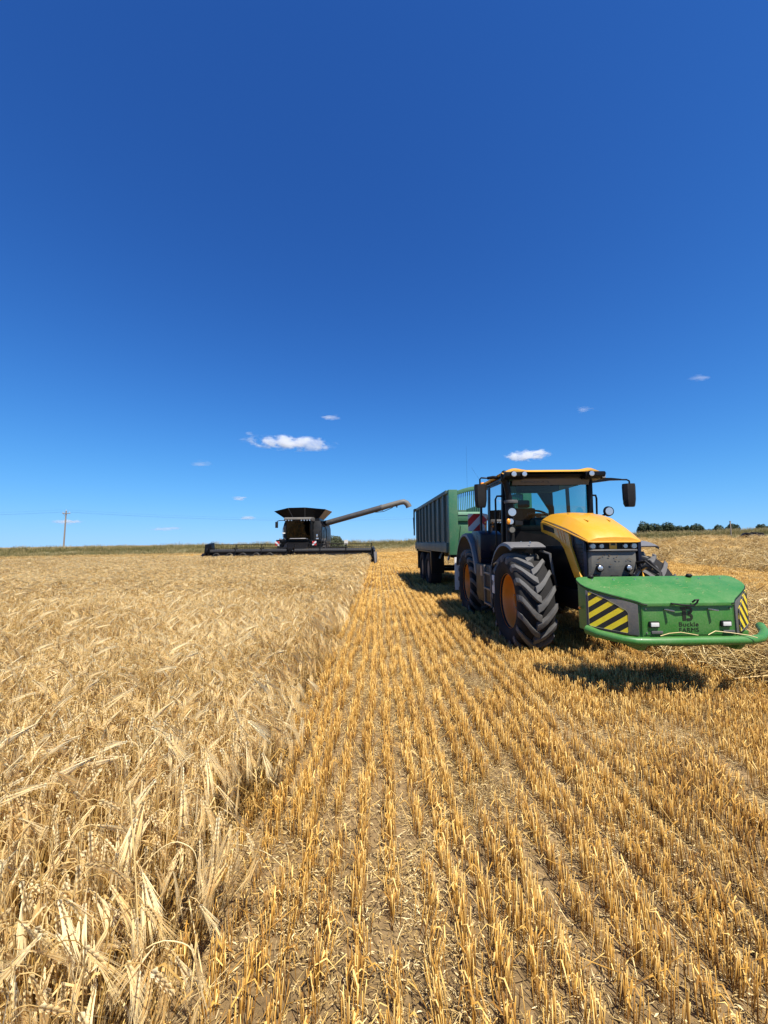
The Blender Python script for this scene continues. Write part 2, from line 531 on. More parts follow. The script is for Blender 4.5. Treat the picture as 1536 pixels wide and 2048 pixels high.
class Strands:
    """many thin strands in one mesh, each vertex carrying its own tint"""
    def __init__(self):
        self.v = []; self.f = []; self.t = []
    def tube(self, path, r, tint, n=3, cap=False):
        m = len(path); o = len(self.v)
        rs = r if isinstance(r, (list, tuple)) else [r] * m
        ts = tint if isinstance(tint, (list, tuple)) else [tint] * m
        ref = Vector((0.31, 0.9, 0.2)).normalized()
        for i in range(m):
            d = (path[min(i + 1, m - 1)] - path[max(i - 1, 0)]).normalized()
            s = d.cross(ref)
            if s.length < 1e-3: s = d.cross(Vector((1, 0, 0)))
            s.normalize(); t = s.cross(d)
            for k in range(n):
                a = 2 * math.pi * k / n
                self.v.append(path[i] + (s * math.cos(a) + t * math.sin(a)) * rs[i]); self.t.append(ts[i])
        for i in range(m - 1):
            for k in range(n):
                k2 = (k + 1) % n
                self.f.append((o + i * n + k, o + i * n + k2, o + (i + 1) * n + k2, o + (i + 1) * n + k))
        if cap: self.f.append(tuple(o + (m - 1) * n + k for k in range(n)))
    def ribbon(self, path, w, side, tint):
        m = len(path); o = len(self.v)
        ts = tint if isinstance(tint, (list, tuple)) else [tint] * m
        for i in range(m):
            ww = w[i] if isinstance(w, (list, tuple)) else w
            self.v.append(path[i] - side * ww / 2); self.t.append(ts[i])
            self.v.append(path[i] + side * ww / 2); self.t.append(ts[i])
        for i in range(m - 1):
            a = o + 2 * i
            self.f.append((a, a + 1, a + 3, a + 2))
    def tri(self, a, b, c, tint):
        o = len(self.v)
        self.v += [a, b, c]; self.t += [tint] * 3
        self.f.append((o, o + 1, o + 2))
    def mesh(self, name, mat):
        me = bpy.data.meshes.new(name)
        me.from_pydata([tuple(p) for p in self.v], [], self.f)
        a = me.attributes.new('tint', 'FLOAT', 'POINT')
        a.data.foreach_set('value', np.asarray(self.t, dtype=np.float32))
        me.shade_smooth()
        me.materials.append(mat)
        return me

U = random.uniform

# ------------------------------------------------------------------ grassy bank along the far edge
bv = []; bf = []
bx = list(np.arange(-120, 131, 1.5))
prof = [(-0.3, -0.05), (0.6, 0.25), (1.6, 0.65), (2.8, 0.92), (4.5, 0.95), (7.0, 0.55), (10.5, -0.4)]
for x in bx:
    e = edge_y(x)
    for d, h in prof:
        bv.append((x, e + d, hz(x, e) + h * (1 + 0.16 * noise.noise(Vector((x * 0.12, d, 3))))))
k = len(prof)
for i in range(len(bx) - 1):
    for j in range(k - 1):
        bf.append((i * k + j, (i + 1) * k + j, (i + 1) * k + j + 1, i * k + j + 1))
M['bank'] = paint('bank_earth_and_thatch', (0.13, 0.12, 0.055), 0.95, dust=0.6, dust_col=(0.28, 0.23, 0.12), scale=0.7)
bank = MB().add(bv, bf).build('grass_bank', M['bank'], smooth=180)
tag(bank, kind='structure')

M['tall_grass'] = plant('tall_grass', [(0.0, (0.085, 0.10, 0.028)), (0.3, (0.15, 0.15, 0.048)), (0.6, (0.30, 0.25, 0.10)), (1.0, (0.46, 0.36, 0.17))], 0.3, noise_scale=0.35)
def grass_clump(seed, n=70):
    random.seed(seed)
    s = Strands()
    for _ in range(n):
        a = U(0, 6.28); r = 0.5 * math.sqrt(U(0, 1))
        base = Vector((r * math.cos(a), r * math.sin(a), 0))
        h = U(0.35, 0.75); la = U(0, 6.28); ln = U(0.05, 0.3)
        tip = base + Vector((math.cos(la) * ln, math.sin(la) * ln, h))
        mid = base * 0.5 + tip * 0.5 + Vector((-math.cos(la) * ln * 0.2, -math.sin(la) * ln * 0.2, h * 0.12))
        t = U(0.05, 0.75)
        side = Vector((-math.sin(la), math.cos(la), 0))
        seedh = random.random() < 0.35
        s.ribbon([base, mid, tip], [0.014, 0.014, 0.004], side, [t * 0.7, t, t + 0.1])
        if seedh:
            d = (tip - mid).normalized()
            s.ribbon([tip - d * 0.02, tip + d * 0.07, tip + d * 0.15], [0.006, 0.026, 0.003], side, 0.95)
    return s.mesh('grass_clump', M['tall_grass'])
gp = []; gr = []; gs = []
for x in np.arange(-85, 100, 0.5):
    e = edge_y(x)
    for d in np.arange(0.1, 5.0, 0.55):
        xx = x + U(-.3, .3); dd = d + U(-.3, .3)
        h = np.interp(dd, [p[0] for p in prof], [p[1] for p in prof])
        gp.append((xx, e + dd, hz(xx, e) + h - 0.04)); gr.append((U(-.12, .12), U(-.12, .12), U(0, 6.28)))
        q = U(0.75, 1.2) * (0.8 + 0.35 * noise.noise(Vector((xx * 0.3, dd, 8))))
        gs.append((q * 1.1, q * 1.1, q * (1.0 if dd > 1 else 0.8)))
scatter('bank_grass', gp, gr, gs, [random.randrange(5) for _ in gp], [grass_clump(k) for k in range(5)],
        'long seeding grass covering the bank along the far field edge', 'grass')

# ------------------------------------------------------------------ trees, bush
M['leaf'] = plant('dark_tree_leaves', [(0.0, (0.014, 0.028, 0.012)), (0.5, (0.026, 0.046, 0.018)), (1.0, (0.05, 0.072, 0.026))], 0.2, 0.6)
M['bush_leaf'] = plant('grey_green_bush_leaves', [(0.0, (0.035, 0.045, 0.022)), (0.5, (0.075, 0.09, 0.042)), (1.0, (0.14, 0.14, 0.075))], 0.2, 0.7)
def leafy(lobes, n, size, seed, mat, name):
    random.seed(seed)
    s = Strands()
    tot = sum(l[3] * l[4] for l in lobes)
    for (cx, cy, cz, rx, rz) in lobes:
        m = int(n * rx * rz / tot)
        for _ in range(m):
            d = Vector((random.gauss(0, 1), random.gauss(0, 1), random.gauss(0, 1))).normalized()
            rr = U(0.62, 1.04) ** 0.6
            rr *= 1 + 0.22 * noise.noise(d * 2.3 + Vector((cx, cy, seed)))
            p = Vector((cx + d.x * rx * rr, cy + d.y * rx * rr, cz + d.z * rz * rr))
            nrm = (d + Vector((U(-.7, .7), U(-.7, .7), U(-.4, .9)))).normalized()
            u = nrm.cross(Vector((0.2, 0.5, 1))).normalized(); w = nrm.cross(u)
            q = size * U(0.6, 1.3)
            t = U(0.1, 0.9)
            o = len(s.v)
            s.v += [p - u * q, p - w * q * 0.6, p + u * q, p + w * q * 0.6]; s.t += [t] * 4
            s.f.append((o, o + 1, o + 2, o + 3))
    me = s.mesh(name, mat)
    return me
def tree(name, u, d, w_px, top, label, seed, trunk_h=0.35):
    """tree whose crown spans w_px photograph pixels at distance d"""
    random.seed(seed)
    x = (u - 757) / 790 * d; z0 = hz(x, d)
    ht = 1.72 + (1083 - 0.0105 * (u - 768) - top) / 790 * d - z0
    rw = w_px / 790 * d / 2
    root = empty(name, (x, d, z0))
    tr = MB()
    tr.tube([(0, 0, -0.3), (0.05, 0, ht * 0.2), (-0.05, 0.1, ht * 0.45), (0.1, 0, ht * 0.7)], [0.34, 0.27, 0.2, 0.08], 8)
    for _ in range(6):
        a = U(0, 6.28); z1 = ht * U(0.25, 0.5)
        tr.tube([(0, 0, z1), (math.cos(a) * rw * 0.35, math.sin(a) * rw * 0.35, z1 + ht * 0.12), (math.cos(a) * rw * 0.7, math.sin(a) * rw * 0.7, z1 + ht * 0.24)], [0.14, 0.09, 0.03], 6)
    tr.build('trunk', M['bark'], root)
    lobes = [(0, 0, ht * 0.62, rw * 0.62, ht * 0.36)]
    for q in range(7):
        a = q * 0.9 + U(0, 0.5)
        lobes.append((math.cos(a) * rw * 0.58, math.sin(a) * rw * 0.5, ht * U(0.35, 0.68), rw * U(0.34, 0.46), ht * U(0.2, 0.3)))
    me = leafy(lobes, 2600, 0.34, seed, M['leaf'], 'crown')
    c = bpy.data.objects.new('crown', me); COL.objects.link(c); c.parent = root
    tag(root, label, 'tree', 'trees along the horizon')
    return root
TREES = [
    (1291, 205, 24, 1041, 'dark tree standing tallest, directly behind the tractor bonnet'),
    (1312, 198, 34, 1045, 'broad dark tree next right of the tallest one behind the tractor'),
    (1340, 200, 34, 1043, 'dome-shaped dark tree in the middle of the long tree clump'),
    (1365, 210, 28, 1050, 'lower dark tree ending the joined row of crowns'),
    (1382, 205, 12, 1050, 'small narrow tree between the joined row and the next round tree'),
    (1401, 195, 26, 1046, 'round dark tree at the right end of the clump'),
    (1446, 205, 27, 1049, 'first of two separate trees in the gap right of the clump'),
    (1473, 200, 26, 1046, 'second separate tree, rounder, left of the dark heap'),
    (1533, 195, 30, 1047, 'tree cut off by the right edge of the picture'),
]
for i, (u, d, w, top, lab) in enumerate(TREES):
    tree('field_tree', u, d, w, top, lab, 40 + i)
# low hedge between the trees
def hedge(name, u0, u1, d, top, label):
    x0 = (u0 - 757) / 790 * d; x1 = (u1 - 757) / 790 * d
    z0 = hz((x0 + x1) / 2, d); ht = 1.72 + (1076 - top) / 790 * d - z0
    root = empty(name, ((x0 + x1) / 2, d, z0))
    L = (x1 - x0) / 2
    lobes = [(t * L, U(-.5, .5), ht * 0.5, L * 0.35, ht * U(0.4, 0.52)) for t in (-0.75, -0.3, 0.15, 0.55, 0.85)]
    me = leafy(lobes, 1500, 0.3, 5, M['leaf'], 'foliage')
    c = bpy.data.objects.new('foliage', me); COL.objects.link(c); c.parent = root
    for t in (-0.6, 0, 0.6): MB().tube([(t * L, 0, -0.2), (t * L + 0.1, 0, ht * 0.6)], [0.12, 0.05], 6).build('stem', M['bark'], root)
    tag(root, label, 'hedge')
hedge('distant_hedge', 1408, 1440, 215, 1057, 'low dark hedge on the skyline between two round trees')

# bush on the bank behind the combine
bd = 57.0; bxx = (671 - 757) / 790 * bd
broot = empty('bush', (bxx, bd, hz(bxx, bd)))
random.seed(3)
lobes = [(0, 0, 1.1, 1.15, 1.0), (-1.0, 0.1, 1.0, 0.8, 0.95), (0.95, 0, 0.8, 0.75, 0.8), (0.3, -0.3, 1.75, 0.7, 0.5), (-0.5, 0.2, 1.8, 0.7, 0.55), (1.3, 0.1, 0.55, 0.5, 0.5)]
me = leafy(lobes, 5200, 0.10, 3, M['bush_leaf'], 'foliage')
c = bpy.data.objects.new('foliage', me); COL.objects.link(c); c.parent = broot
for k in range(7):
    a = k * 0.9
    MB().tube([(math.cos(a) * 0.15, math.sin(a) * 0.15, -0.1), (math.cos(a) * 0.5, math.sin(a) * 0.4, 0.9), (math.cos(a) * 0.8, math.sin(a) * 0.6, 1.7)], [0.05, 0.03, 0.012], 5).build('stem', M['bark'], broot)
tag(broot, 'grey green bush at the field edge right of the combine body', 'bush')

# ------------------------------------------------------------------ power pole and its wires
px, pd = (136 - 757) / 790 * 85, 85.0
proot = empty('power_pole', (px, pd, hz(px, pd) - 0.3))
ztop = 1.72 + 67 / 790 * pd - proot.location.z
lean = 0.24
MB().tube([(0, 0, 0), (lean * 0.5, 0, ztop * 0.5), (lean, 0, ztop)], [0.17, 0.15, 0.125], 10).build('pole', M['wood'], proot)
MB().box(lean - 0.65, lean + 0.95, -0.19, -0.07, ztop - 0.62, ztop - 0.46).build('crossarm', M['wood'], proot, 0.01)
MB().beam((lean - 0.5, -0.12, ztop - 0.6), (lean - 0.02, -0.12, ztop - 1.15), 0.05, 0.05).build('brace', M['steel'], proot)
for dx, dz in ((-0.55, -0.46), (0.0, 0.0), (0.85, -0.46)):
    MB().lathe([(0, 0.03), (0.06, 0.07), (0.1, 0.05), (0.16, 0.075), (0.2, 0.045), (0.26, 0.05), (0.28, 0.02)], 'z', (lean + dx, -0.13 if dx else 0, ztop + dz), 10).build('insulator', M['white'], proot)
tag(proot, 'grey wooden power pole with a crossarm behind the bank', 'pole')
for dx, dz, lab in ((-0.55, -0.2, 'thin overhead wire strung from the left end of the crossarm'), (0.0, 0.26, 'thin overhead wire strung over the top of the power pole'), (0.85, -0.2, 'thin overhead wire strung from the right end of the crossarm')):
    a = Vector((px + lean + dx, pd - 0.1, proot.location.z + ztop + dz))
    pts = []
    for t in np.linspace(-1, 1, 33):
        q = a + Vector((95 * t, 14 * t, 0.0))
        q.z += -0.6 * t - 1.6 * (1 - (2 * abs(t) - 1) ** 2)
        pts.append(q - a)
    w = MB().tube(pts, 0.006, 5).build('overhead_wire', M['black'], None, loc=a)
    tag(w, lab, 'wire')

# ------------------------------------------------------------------ dark covered heap at the far edge on the right
hx, hy = 53.2, 55.5
hm = []
random.seed(12)
for i in range(13):
    t = i / 12; x = (t - 0.5) * 2.9
    h = 0.98 * min(1, 1.35 * math.sin(math.pi * (0.09 + 0.82 * t)) ** 0.7) * (0.9 + 0.1 * math.sin(t * 9))
    sec = []
    for j in range(9):
        a = math.pi * j / 8
        sec.append((x, -math.cos(a) * 0.9 * (0.75 + 0.25 * h), h * (math.sin(a) ** 0.55) * (1 + 0.05 * noise.noise(Vector((x * 2, j, 2)))) if 0 < j < 8 else -0.15))
    hm.append(sec)
hroot = empty('covered_heap', (hx, hy, hz(hx, hy)), 0.1)
MB().loft(hm, closed=False).build('cover_sheet', M['black_plastic'], hroot, smooth=60)
for x in (-1.1, -0.2, 0.8): MB().lathe([(0, 0.32), (0.12, 0.38), (0.24, 0.32), (0.24, 0.2), (0, 0.2)], 'z', (x, -0.35, 0.80 - 0.12 * abs(x)), 14, True).build('weight_tyre', M['rubber'], hroot)
tag(hroot, 'low dark covered heap at the far field edge below the skyline trees', 'heap')
kx, ky = 54.6, 60.5
post = MB().box(-0.06, 0.06, -0.06, 0.06, -0.2, 2.25).box(-0.09, 0.09, -0.09, 0.09, 2.25, 2.31).build('fence_post', M['wood'], None, 0.01, loc=(kx, ky, hz(kx, edge_y(kx)) + 0.5))
tag(post, 'single wooden post standing in the grass above the dark heap', 'post')

# ------------------------------------------------------------------ clouds
def cloud(u, v, w_px, h_px, dist, dens, seed, label, thin=False):
    x = (u - 757) / 790 * dist
    z = 1.72 + (1083 - 0.0105 * (u - 768) - v) / 790 * dist
    sx, sz = w_px / 790 * dist / 2, h_px / 790 * dist / 2
    m = bpy.data.materials.new('cloud_vapour')
    m.use_nodes = True
    nt = m.node_tree; nt.nodes.clear()
    out = N(nt, 'ShaderNodeOutputMaterial')
    pv = N(nt, 'ShaderNodeVolumePrincipled')
    pv.inputs['Color'].default_value = (1, 1, 1, 1)
    pv.inputs['Anisotropy'].default_value = 0.2
    tc = N(nt, 'ShaderNodeTexCoord')
    mp = N(nt, 'ShaderNodeMapping')
    k = sx / sz
    mp.inputs['Location'].default_value = (seed * 3.1, seed * 1.7, seed)
    mp.inputs['Scale'].default_value = (k * 0.6, 1.2, 1.3) if not thin else (k * 0.25, 1.0, 1.2)
    nt.links.new(tc.outputs['Object'], mp.inputs['Vector'])
    nz = N(nt, 'ShaderNodeTexNoise', i_Scale=1.3, i_Detail=6.0, i_Roughness=0.62)
    nt.links.new(mp.outputs[0], nz.inputs['Vector'])
    ln = N(nt, 'ShaderNodeVectorMath', operation='LENGTH')
    nt.links.new(tc.outputs['Object'], ln.inputs[0])
    # (1 - r) + (noise - 0.5) * a
    s1 = N(nt, 'ShaderNodeMath', operation='SUBTRACT'); s1.inputs[0].default_value = 0.78; nt.links.new(ln.outputs['Value'], s1.inputs[1])
    s2 = N(nt, 'ShaderNodeMath', operation='MULTIPLY_ADD'); s2.inputs[1].default_value = 3.4; s2.inputs[2].default_value = -1.75
    nt.links.new(nz.outputs[0], s2.inputs[0])
    s3 = N(nt, 'ShaderNodeMath', operation='ADD'); nt.links.new(s1.outputs[0], s3.inputs[0]); nt.links.new(s2.outputs[0], s3.inputs[1])
    mr = N(nt, 'ShaderNodeMapRange'); mr.inputs['From Min'].default_value = 0.0; mr.inputs['From Max'].default_value = 0.6
    mr.inputs['To Max'].default_value = dens
    nt.links.new(s3.outputs[0], mr.inputs['Value'])
    ed = N(nt, 'ShaderNodeMapRange'); ed.inputs['From Min'].default_value = 1.0; ed.inputs['From Max'].default_value = 0.75
    nt.links.new(ln.outputs['Value'], ed.inputs['Value'])
    pr = N(nt, 'ShaderNodeMath', operation='MULTIPLY'); nt.links.new(mr.outputs[0], pr.inputs[0]); nt.links.new(ed.outputs[0], pr.inputs[1])
    nt.links.new(pr.outputs[0], pv.inputs['Density'])
    nt.links.new(pv.outputs[0], out.inputs['Volume'])
    o = MB().ball((0, 0, 0), 1.0, 20, 12).build('cloud', m, None, loc=(x, dist, z))
    o.scale = (sx, sz * 1.6, sz)
    o.rotation_euler = (0, R(3.5) if w_px > 150 else R(-3 if w_px > 100 else 0), 0)
    tag(o, label, 'cloud', 'small clouds in the blue sky')
D0 = 2400
cloud(580, 884, 215, 36, D0, 0.038, 1, 'largest white cloud, long and ragged, above and left of the combine')
cloud(1064, 908, 112, 29, D0, 0.05, 2, 'bright white cloud just above the tractor cab roof')
cloud(663, 831, 50, 15, D0, 0.024, 3, 'faint wisp of cloud above the largest cloud', True)
cloud(1428, 743, 52, 16, D0, 0.008, 4, 'faint wisp of cloud highest at the right', True)
cloud(1183, 812, 44, 14, D0, 0.010, 5, 'faint wisp of cloud above and right of the cloud over the cab', True)
cloud(402, 927, 48, 18, D0, 0.008, 6, 'faint wisp of cloud below and left of the largest cloud', True)
cloud(479, 997, 38, 11, D0, 0.045, 7, 'small pale cloud above the left end of the combine header', True)
cloud(140, 1044, 70, 13, D0, 0.045, 8, 'small flat pale cloud behind the power pole top', True)
cloud(497, 1036, 44, 10, D0, 0.045, 9, 'small flat pale cloud just left of the combine', True)
cloud(335, 1058, 90, 10, D0, 0.03, 10, 'thin streak of cloud low between the pole and the combine', True)
cloud(498, 866, 20, 12, D0, 0.012, 13, 'tiny scrap of cloud touching the upper left of the largest cloud', True)

# ------------------------------------------------------------------ standing barley
M['barley'] = plant('ripe_barley', [(0.0, (0.17, 0.085, 0.018)), (0.3, (0.53, 0.33, 0.088)), (0.6, (0.87, 0.65, 0.285)), (1.0, (0.97, 0.84, 0.52))], 0.36, 0.6, noise_scale=0.5, spec=0.35)
M['stubble'] = plant('cut_stubble', [(0.0, (0.08, 0.034, 0.008)), (0.35, (0.30, 0.142, 0.023)), (0.7, (0.55, 0.305, 0.055)), (1.0, (0.78, 0.54, 0.185))], 0.06, 0.6, noise_scale=0.6, spec=0.35)
M['straw'] = plant('loose_straw', [(0.0, (0.16, 0.088, 0.028)), (0.35, (0.36, 0.23, 0.072)), (0.7, (0.58, 0.41, 0.15)), (1.0, (0.76, 0.61, 0.32))], 0.08, 0.5, noise_scale=0.8, spec=0.4)

def barley_stem(s, base, h, lean_a, lean, droop, ear_len, awn_len, thick=1.0, leaf=True):
    """a hollow stalk whose neck arches over so that the bearded ear hangs"""
    dirv = Vector((math.cos(lean_a), math.sin(lean_a), 0))
    t0 = U(0.10, 0.5)
    path = []; pos = base.copy(); ang = U(0.0, 0.08)
    nseg = 4
    L = h / nseg
    path.append(pos.copy())
    for k in range(nseg):
        ang += lean / nseg
        pos = pos + (dirv * math.sin(ang) + Vector((0, 0, 1)) * math.cos(ang)) * L
        path.append(pos.copy())
    neck = U(0.07, 0.13)
    for k in range(4):
        ang += droop / 4
        pos = pos + (dirv * math.sin(ang) + Vector((0, 0, 1)) * math.cos(ang)) * neck / 4
        path.append(pos.copy())
    r = 0.0019 * thick
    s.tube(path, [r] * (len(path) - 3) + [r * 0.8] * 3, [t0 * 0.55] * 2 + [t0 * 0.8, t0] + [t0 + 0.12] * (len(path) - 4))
    # ear
    te = U(0.72, 1.05)  # pale ears, whitened further to paint in the sparkle of sunlit awns
    d0 = dirv * math.sin(ang) + Vector((0, 0, 1)) * math.cos(ang)
    side = dirv.cross(Vector((0, 0, 1)))
    tw = U(0, math.pi)
    ear = []; a2 = ang
    p = pos.copy()
    dirs = []
    for k in range(6):
        dd = dirv * math.sin(a2) + Vector((0, 0, 1)) * math.cos(a2)
        ear.append(p.copy()); dirs.append(dd)
        p = p + dd * ear_len / 5
        a2 += U(0.0, 0.10)
    for k in range(5):                      # rows of grain: flattened scales left and right of the axis
        dd = dirs[k]
        nrm = dd.cross(side).normalized()
        wv = side * math.cos(tw) + nrm * math.sin(tw)
        w = 0.0072 * thick * (1.0 if k < 4 else 0.7)
        for sg in (-1, 1):
            b0 = ear[k] + wv * sg * 0.001
            m0 = ear[k] + dd * ear_len / 5 * 0.55 + wv * sg * w
            e0 = ear[k] + dd * ear_len / 5 * 1.35 + wv * sg * w * 0.6
            q = nrm * 0.0028 * thick
            o = len(s.v); tt = te + U(-.12, .12)
            s.v += [b0, m0 + q, e0, m0 - q, ear[k] + dd * ear_len / 5 * 0.9]; s.t += [tt] * 5
            s.f += [(o, o + 1, o + 4), (o + 1, o + 2, o + 4), (o, o + 4, o + 3), (o + 3, o + 4, o + 2)]
            for rep in range(3):
                spread = (wv * sg * U(0.03, 0.22) + nrm * U(-0.10, 0.10))
                ad = (dd + spread).normalized()
                al = awn_len * U(0.75, 1.1)
                aw = 0.0017 * thick
                perp = ad.cross(Vector((0.3, 0.7, 0.2))).normalized() * aw
                s.tri(e0 + perp - dd * 0.008, e0 - perp - dd * 0.008, e0 + ad * al, te + U(-0.16, 0.1))
    if leaf and random.random() < 0.75:
        k = random.choice((1, 2, 3))
        a = U(0, 6.28); q = Vector((math.cos(a), math.sin(a), 0)); ll = U(0.10, 0.2)
        b = path[k]
        s.ribbon([b, b + q * ll * 0.4 + Vector((0, 0, ll * 0.35)), b + q * ll * 0.8 + Vector((0, 0, ll * 0.05)), b + q * ll * 0.85 + Vector((0, 0, -ll * 0.5))],
                 [0.007, 0.008, 0.006, 0.002], Vector((-q.y, q.x, 0.2)), U(0.2, 0.7))

def barley_clump(seed, n=18, rad=0.16, thick=1.0, bias=0.6):
    random.seed(seed)
    s = Strands()
    for _ in range(n):
        a = U(0, 6.28); r = rad * math.sqrt(U(0, 1))
        base = Vector((r * math.cos(a), r * math.sin(a), -0.02))
        la = random.gauss(-0.5, 1.6)                   # mostly towards the cut edge and the viewer
        up = random.random() < 0.025
        barley_stem(s, base, U(0.55, 0.66) if random.random() < 0.85 else U(0.46, 0.55), la, U(0.0, 0.22), U(1.2, 1.7) if up else U(1.9, 2.95), U(0.065, 0.085), U(0.10, 0.14), thick)
    return s.mesh('barley_clump', M['barley'])

CROP_X = -0.88
CROP_Y1 = 28.9
def in_crop(x, y):
    lim = CROP_Y1 if x > -12.6 else 31.0 + 0.6 * math.sin(x * 0.7)
    return x < CROP_X and y < lim
near_src = [barley_clump(100 + k) for k in range(9)]
far_src = [barley_clump(150 + k, 24, 0.2, 1.6) for k in range(6)]
random.seed(21)
P = [[], [], []]; Rr = [[], [], []]; Sc = [[], [], []]
def put(slot, x, y, tilt=0.10, k=1.0, kz=1.0):
    P[slot].append((x, y, hz(x, y) + lumps(x, y)))
    Rr[slot].append((random.gauss(0, tilt), random.gauss(0, tilt), random.gauss(0, 0.55)))
    q = k * U(0.88, 1.12)
    h = 1 + 0.10 * noise.noise(Vector((x * 0.5, y * 0.5, 5)))
    Sc[slot].append((q, q, q * kz * h))
y = 0.2
while y < 31.8:
    step = 0.155 if y < 9 else (0.18 if y < 18 else 0.22)
    x0 = -1.04 * y - 1.2
    for x in np.arange(x0, CROP_X + 0.001, step):
        xx = x + U(-.5, .5) * step; yy = y + U(-.5, .5) * step
        if not in_crop(xx, yy): continue
        edge = CROP_X - xx
        tilt = 0.08
        put(0 if yy < 9 else 1, xx, yy, tilt, 1.0, 1.0)
    y += step
# ragged cut edge: stalks pushed over, leaning out into the stubble
for yy in np.arange(0.3, 28, 0.11):
    if random.random() < 0.4:
        xx = CROP_X + U(-0.10, 0.08)
        P[0].append((xx, yy, hz(xx, yy))); q = U(0.7, 1.0)
        Rr[0].append((random.gauss(0, 0.12), abs(random.gauss(0.06, 0.16)), random.gauss(0, 0.5))); Sc[0].append((q, q, q))
n0 = len(P[0])
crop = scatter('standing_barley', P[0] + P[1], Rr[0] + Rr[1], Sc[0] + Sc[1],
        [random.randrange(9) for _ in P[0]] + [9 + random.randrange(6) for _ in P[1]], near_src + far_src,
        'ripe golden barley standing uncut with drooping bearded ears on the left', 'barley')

# ------------------------------------------------------------------ stubble in drilled rows
def stub_tuft(seed, length, n, thick=1.0, h0=0.142):
    random.seed(seed)
    s = Strands()
    for _ in range(n):
        y0 = U(-length / 2, length / 2); x0 = random.gauss(0, 0.018)
        h = h0 * U(0.62, 1.12)
        lx, ly = random.gauss(0, 0.065), random.gauss(0, 0.075)
        if random.random() < 0.04: lx, ly = random.gauss(0, 0.6), random.gauss(0, 0.6)
        b = Vector((x0, y0, -0.015)); tp = b + Vector((lx * h, ly * h, h + 0.015))
        t = U(0.05, 0.95)
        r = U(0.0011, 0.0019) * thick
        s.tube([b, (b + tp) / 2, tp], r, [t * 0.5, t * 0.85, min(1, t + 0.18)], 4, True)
        if random.random() < 0.12:        # torn leaf sheath
            a = U(0, 6.28); q = Vector((math.cos(a), math.sin(a), 0)); l = U(0.03, 0.08)
            c0 = b + (tp - b) * U(0.4, 0.95)
            s.ribbon([c0, c0 + q * l * 0.5 + Vector((0, 0, l * 0.4)), c0 + q * l + Vector((0, 0, -l * 0.2))], [0.005, 0.006, 0.002], Vector((-q.y, q.x, 0.1)), min(1, t + 0.3))
    return s.mesh('stubble_tuft', M['stubble'])
stub_near = [stub_tuft(200 + k, 0.30, 54) for k in range(8)] + [stub_tuft(220 + k, 0.26, 26) for k in range(3)]
stub_far = [stub_tuft(240 + k, 1.0, 60, 2.0) for k in range(5)]
random.seed(33)
SP, SR, SS, SI = [], [], [], []
ROW = 0.141
def gap(x):
    return 0.09 < x < 0.19           # a wider bare strip between two drill passes
for i in range(-170, 330):
    x = -0.66 + i * ROW + 0.01 * math.sin(i * 2.3)
    ymin = max(0.6, (abs(x) - 1.0) / 1.04)
    y = ymin
    while y < 58:
        nearby = y < 13
        st = 0.24 if nearby else 0.9
        xx = x + random.gauss(0, 0.010) + 0.02 * math.sin(y * 0.7 + i); yy = y + U(-0.05, 0.05)
        y += st
        if yy > edge_y(xx) - 0.3: break
        if xx < CROP_X + 0.04 and in_crop(xx - 0.02, yy): continue
        if xx < CROP_X - 0.2 and yy < 28.9: continue
        d = noise.noise(Vector((xx * 1.3, yy * 1.3, 2.0)))
        if nearby:
            if d < -0.55 or random.random() < (0.3 if gap(x) else 0.05): continue
            SI.append(random.randrange(8) if d > -0.38 and not gap(x) else 8 + random.randrange(3))
        else:
            SI.append(11 + random.randrange(5))
        q = U(0.88, 1.1) * (1 + 0.16 * d)
        SP.append((xx, yy, hz(xx, yy) + lumps(xx, yy)))
        SR.append((random.gauss(0, 0.05), random.gauss(0, 0.06), random.gauss(0, 0.05) + (math.pi if random.random() < 0.5 else 0)))
        SS.append((U(0.85, 1.2), 1.0, q))
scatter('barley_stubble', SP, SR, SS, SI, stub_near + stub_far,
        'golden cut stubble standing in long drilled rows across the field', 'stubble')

# ------------------------------------------------------------------ loose straw: litter between rows and thick swaths
def litter(seed, n, rad, l0, l1, rise, thick=1.0, curl=0.25):
    random.seed(seed)
    s = Strands()
    for _ in range(n):
        a = U(0, 6.28); r = rad * math.sqrt(U(0, 1))
        c0 = Vector((r * math.cos(a), r * math.sin(a), U(0.002, 0.02 + rise)))
        da = U(0, 6.28); l = U(l0, l1); up = random.gauss(0, 0.15 + rise * 1.5)
        d = Vector((math.cos(da), math.sin(da), up)).normalized()
        sd = Vector((-d.y, d.x, 0))
        bend = sd * random.gauss(0, curl) * l + Vector((0, 0, U(0, 0.2) * l))
        t = U(0.15, 1.0)
        if random.random() < 0.7:
            s.tube([c0 - d * l / 2, c0 + bend * 0.5, c0 + d * l / 2], U(0.0012, 0.0022) * thick, t, 3)
        else:
            s.ribbon([c0 - d * l / 2, c0 + bend * 0.6, c0 + d * l / 2], [0.002 * thick, 0.006 * thick, 0.001], (sd + Vector((0, 0, U(-.6, .6)))).normalized(), min(1, t + 0.2))
    return s.mesh('straw_litter', M['straw'])
fine_src = [litter(330 + k, 150, 0.22, 0.006, 0.035, 0.004, 0.8) for k in range(4)]
lit_src = [litter(300 + k, 34, 0.24, 0.015, 0.09, 0.012, 0.75) for k in range(6)] + [litter(310 + k, 8, 0.3, 0.1, 0.24, 0.03, 0.9) for k in range(3)] + [litter(320 + k, 60, 0.5, 0.05, 0.22, 0.03, 2.0) for k in range(4)] + fine_src
random.seed(44)
LP, LR, LS, LI = [], [], [], []
def lay(x, y, i, k=1.0, z=0.0):
    LP.append((x, y, hz(x, y) + lumps(x, y) + z)); LR.append((random.gauss(0, 0.05), random.gauss(0, 0.05), U(0, 6.28))); LS.append((k, k, k)); LI.append(i)
y = 0.9
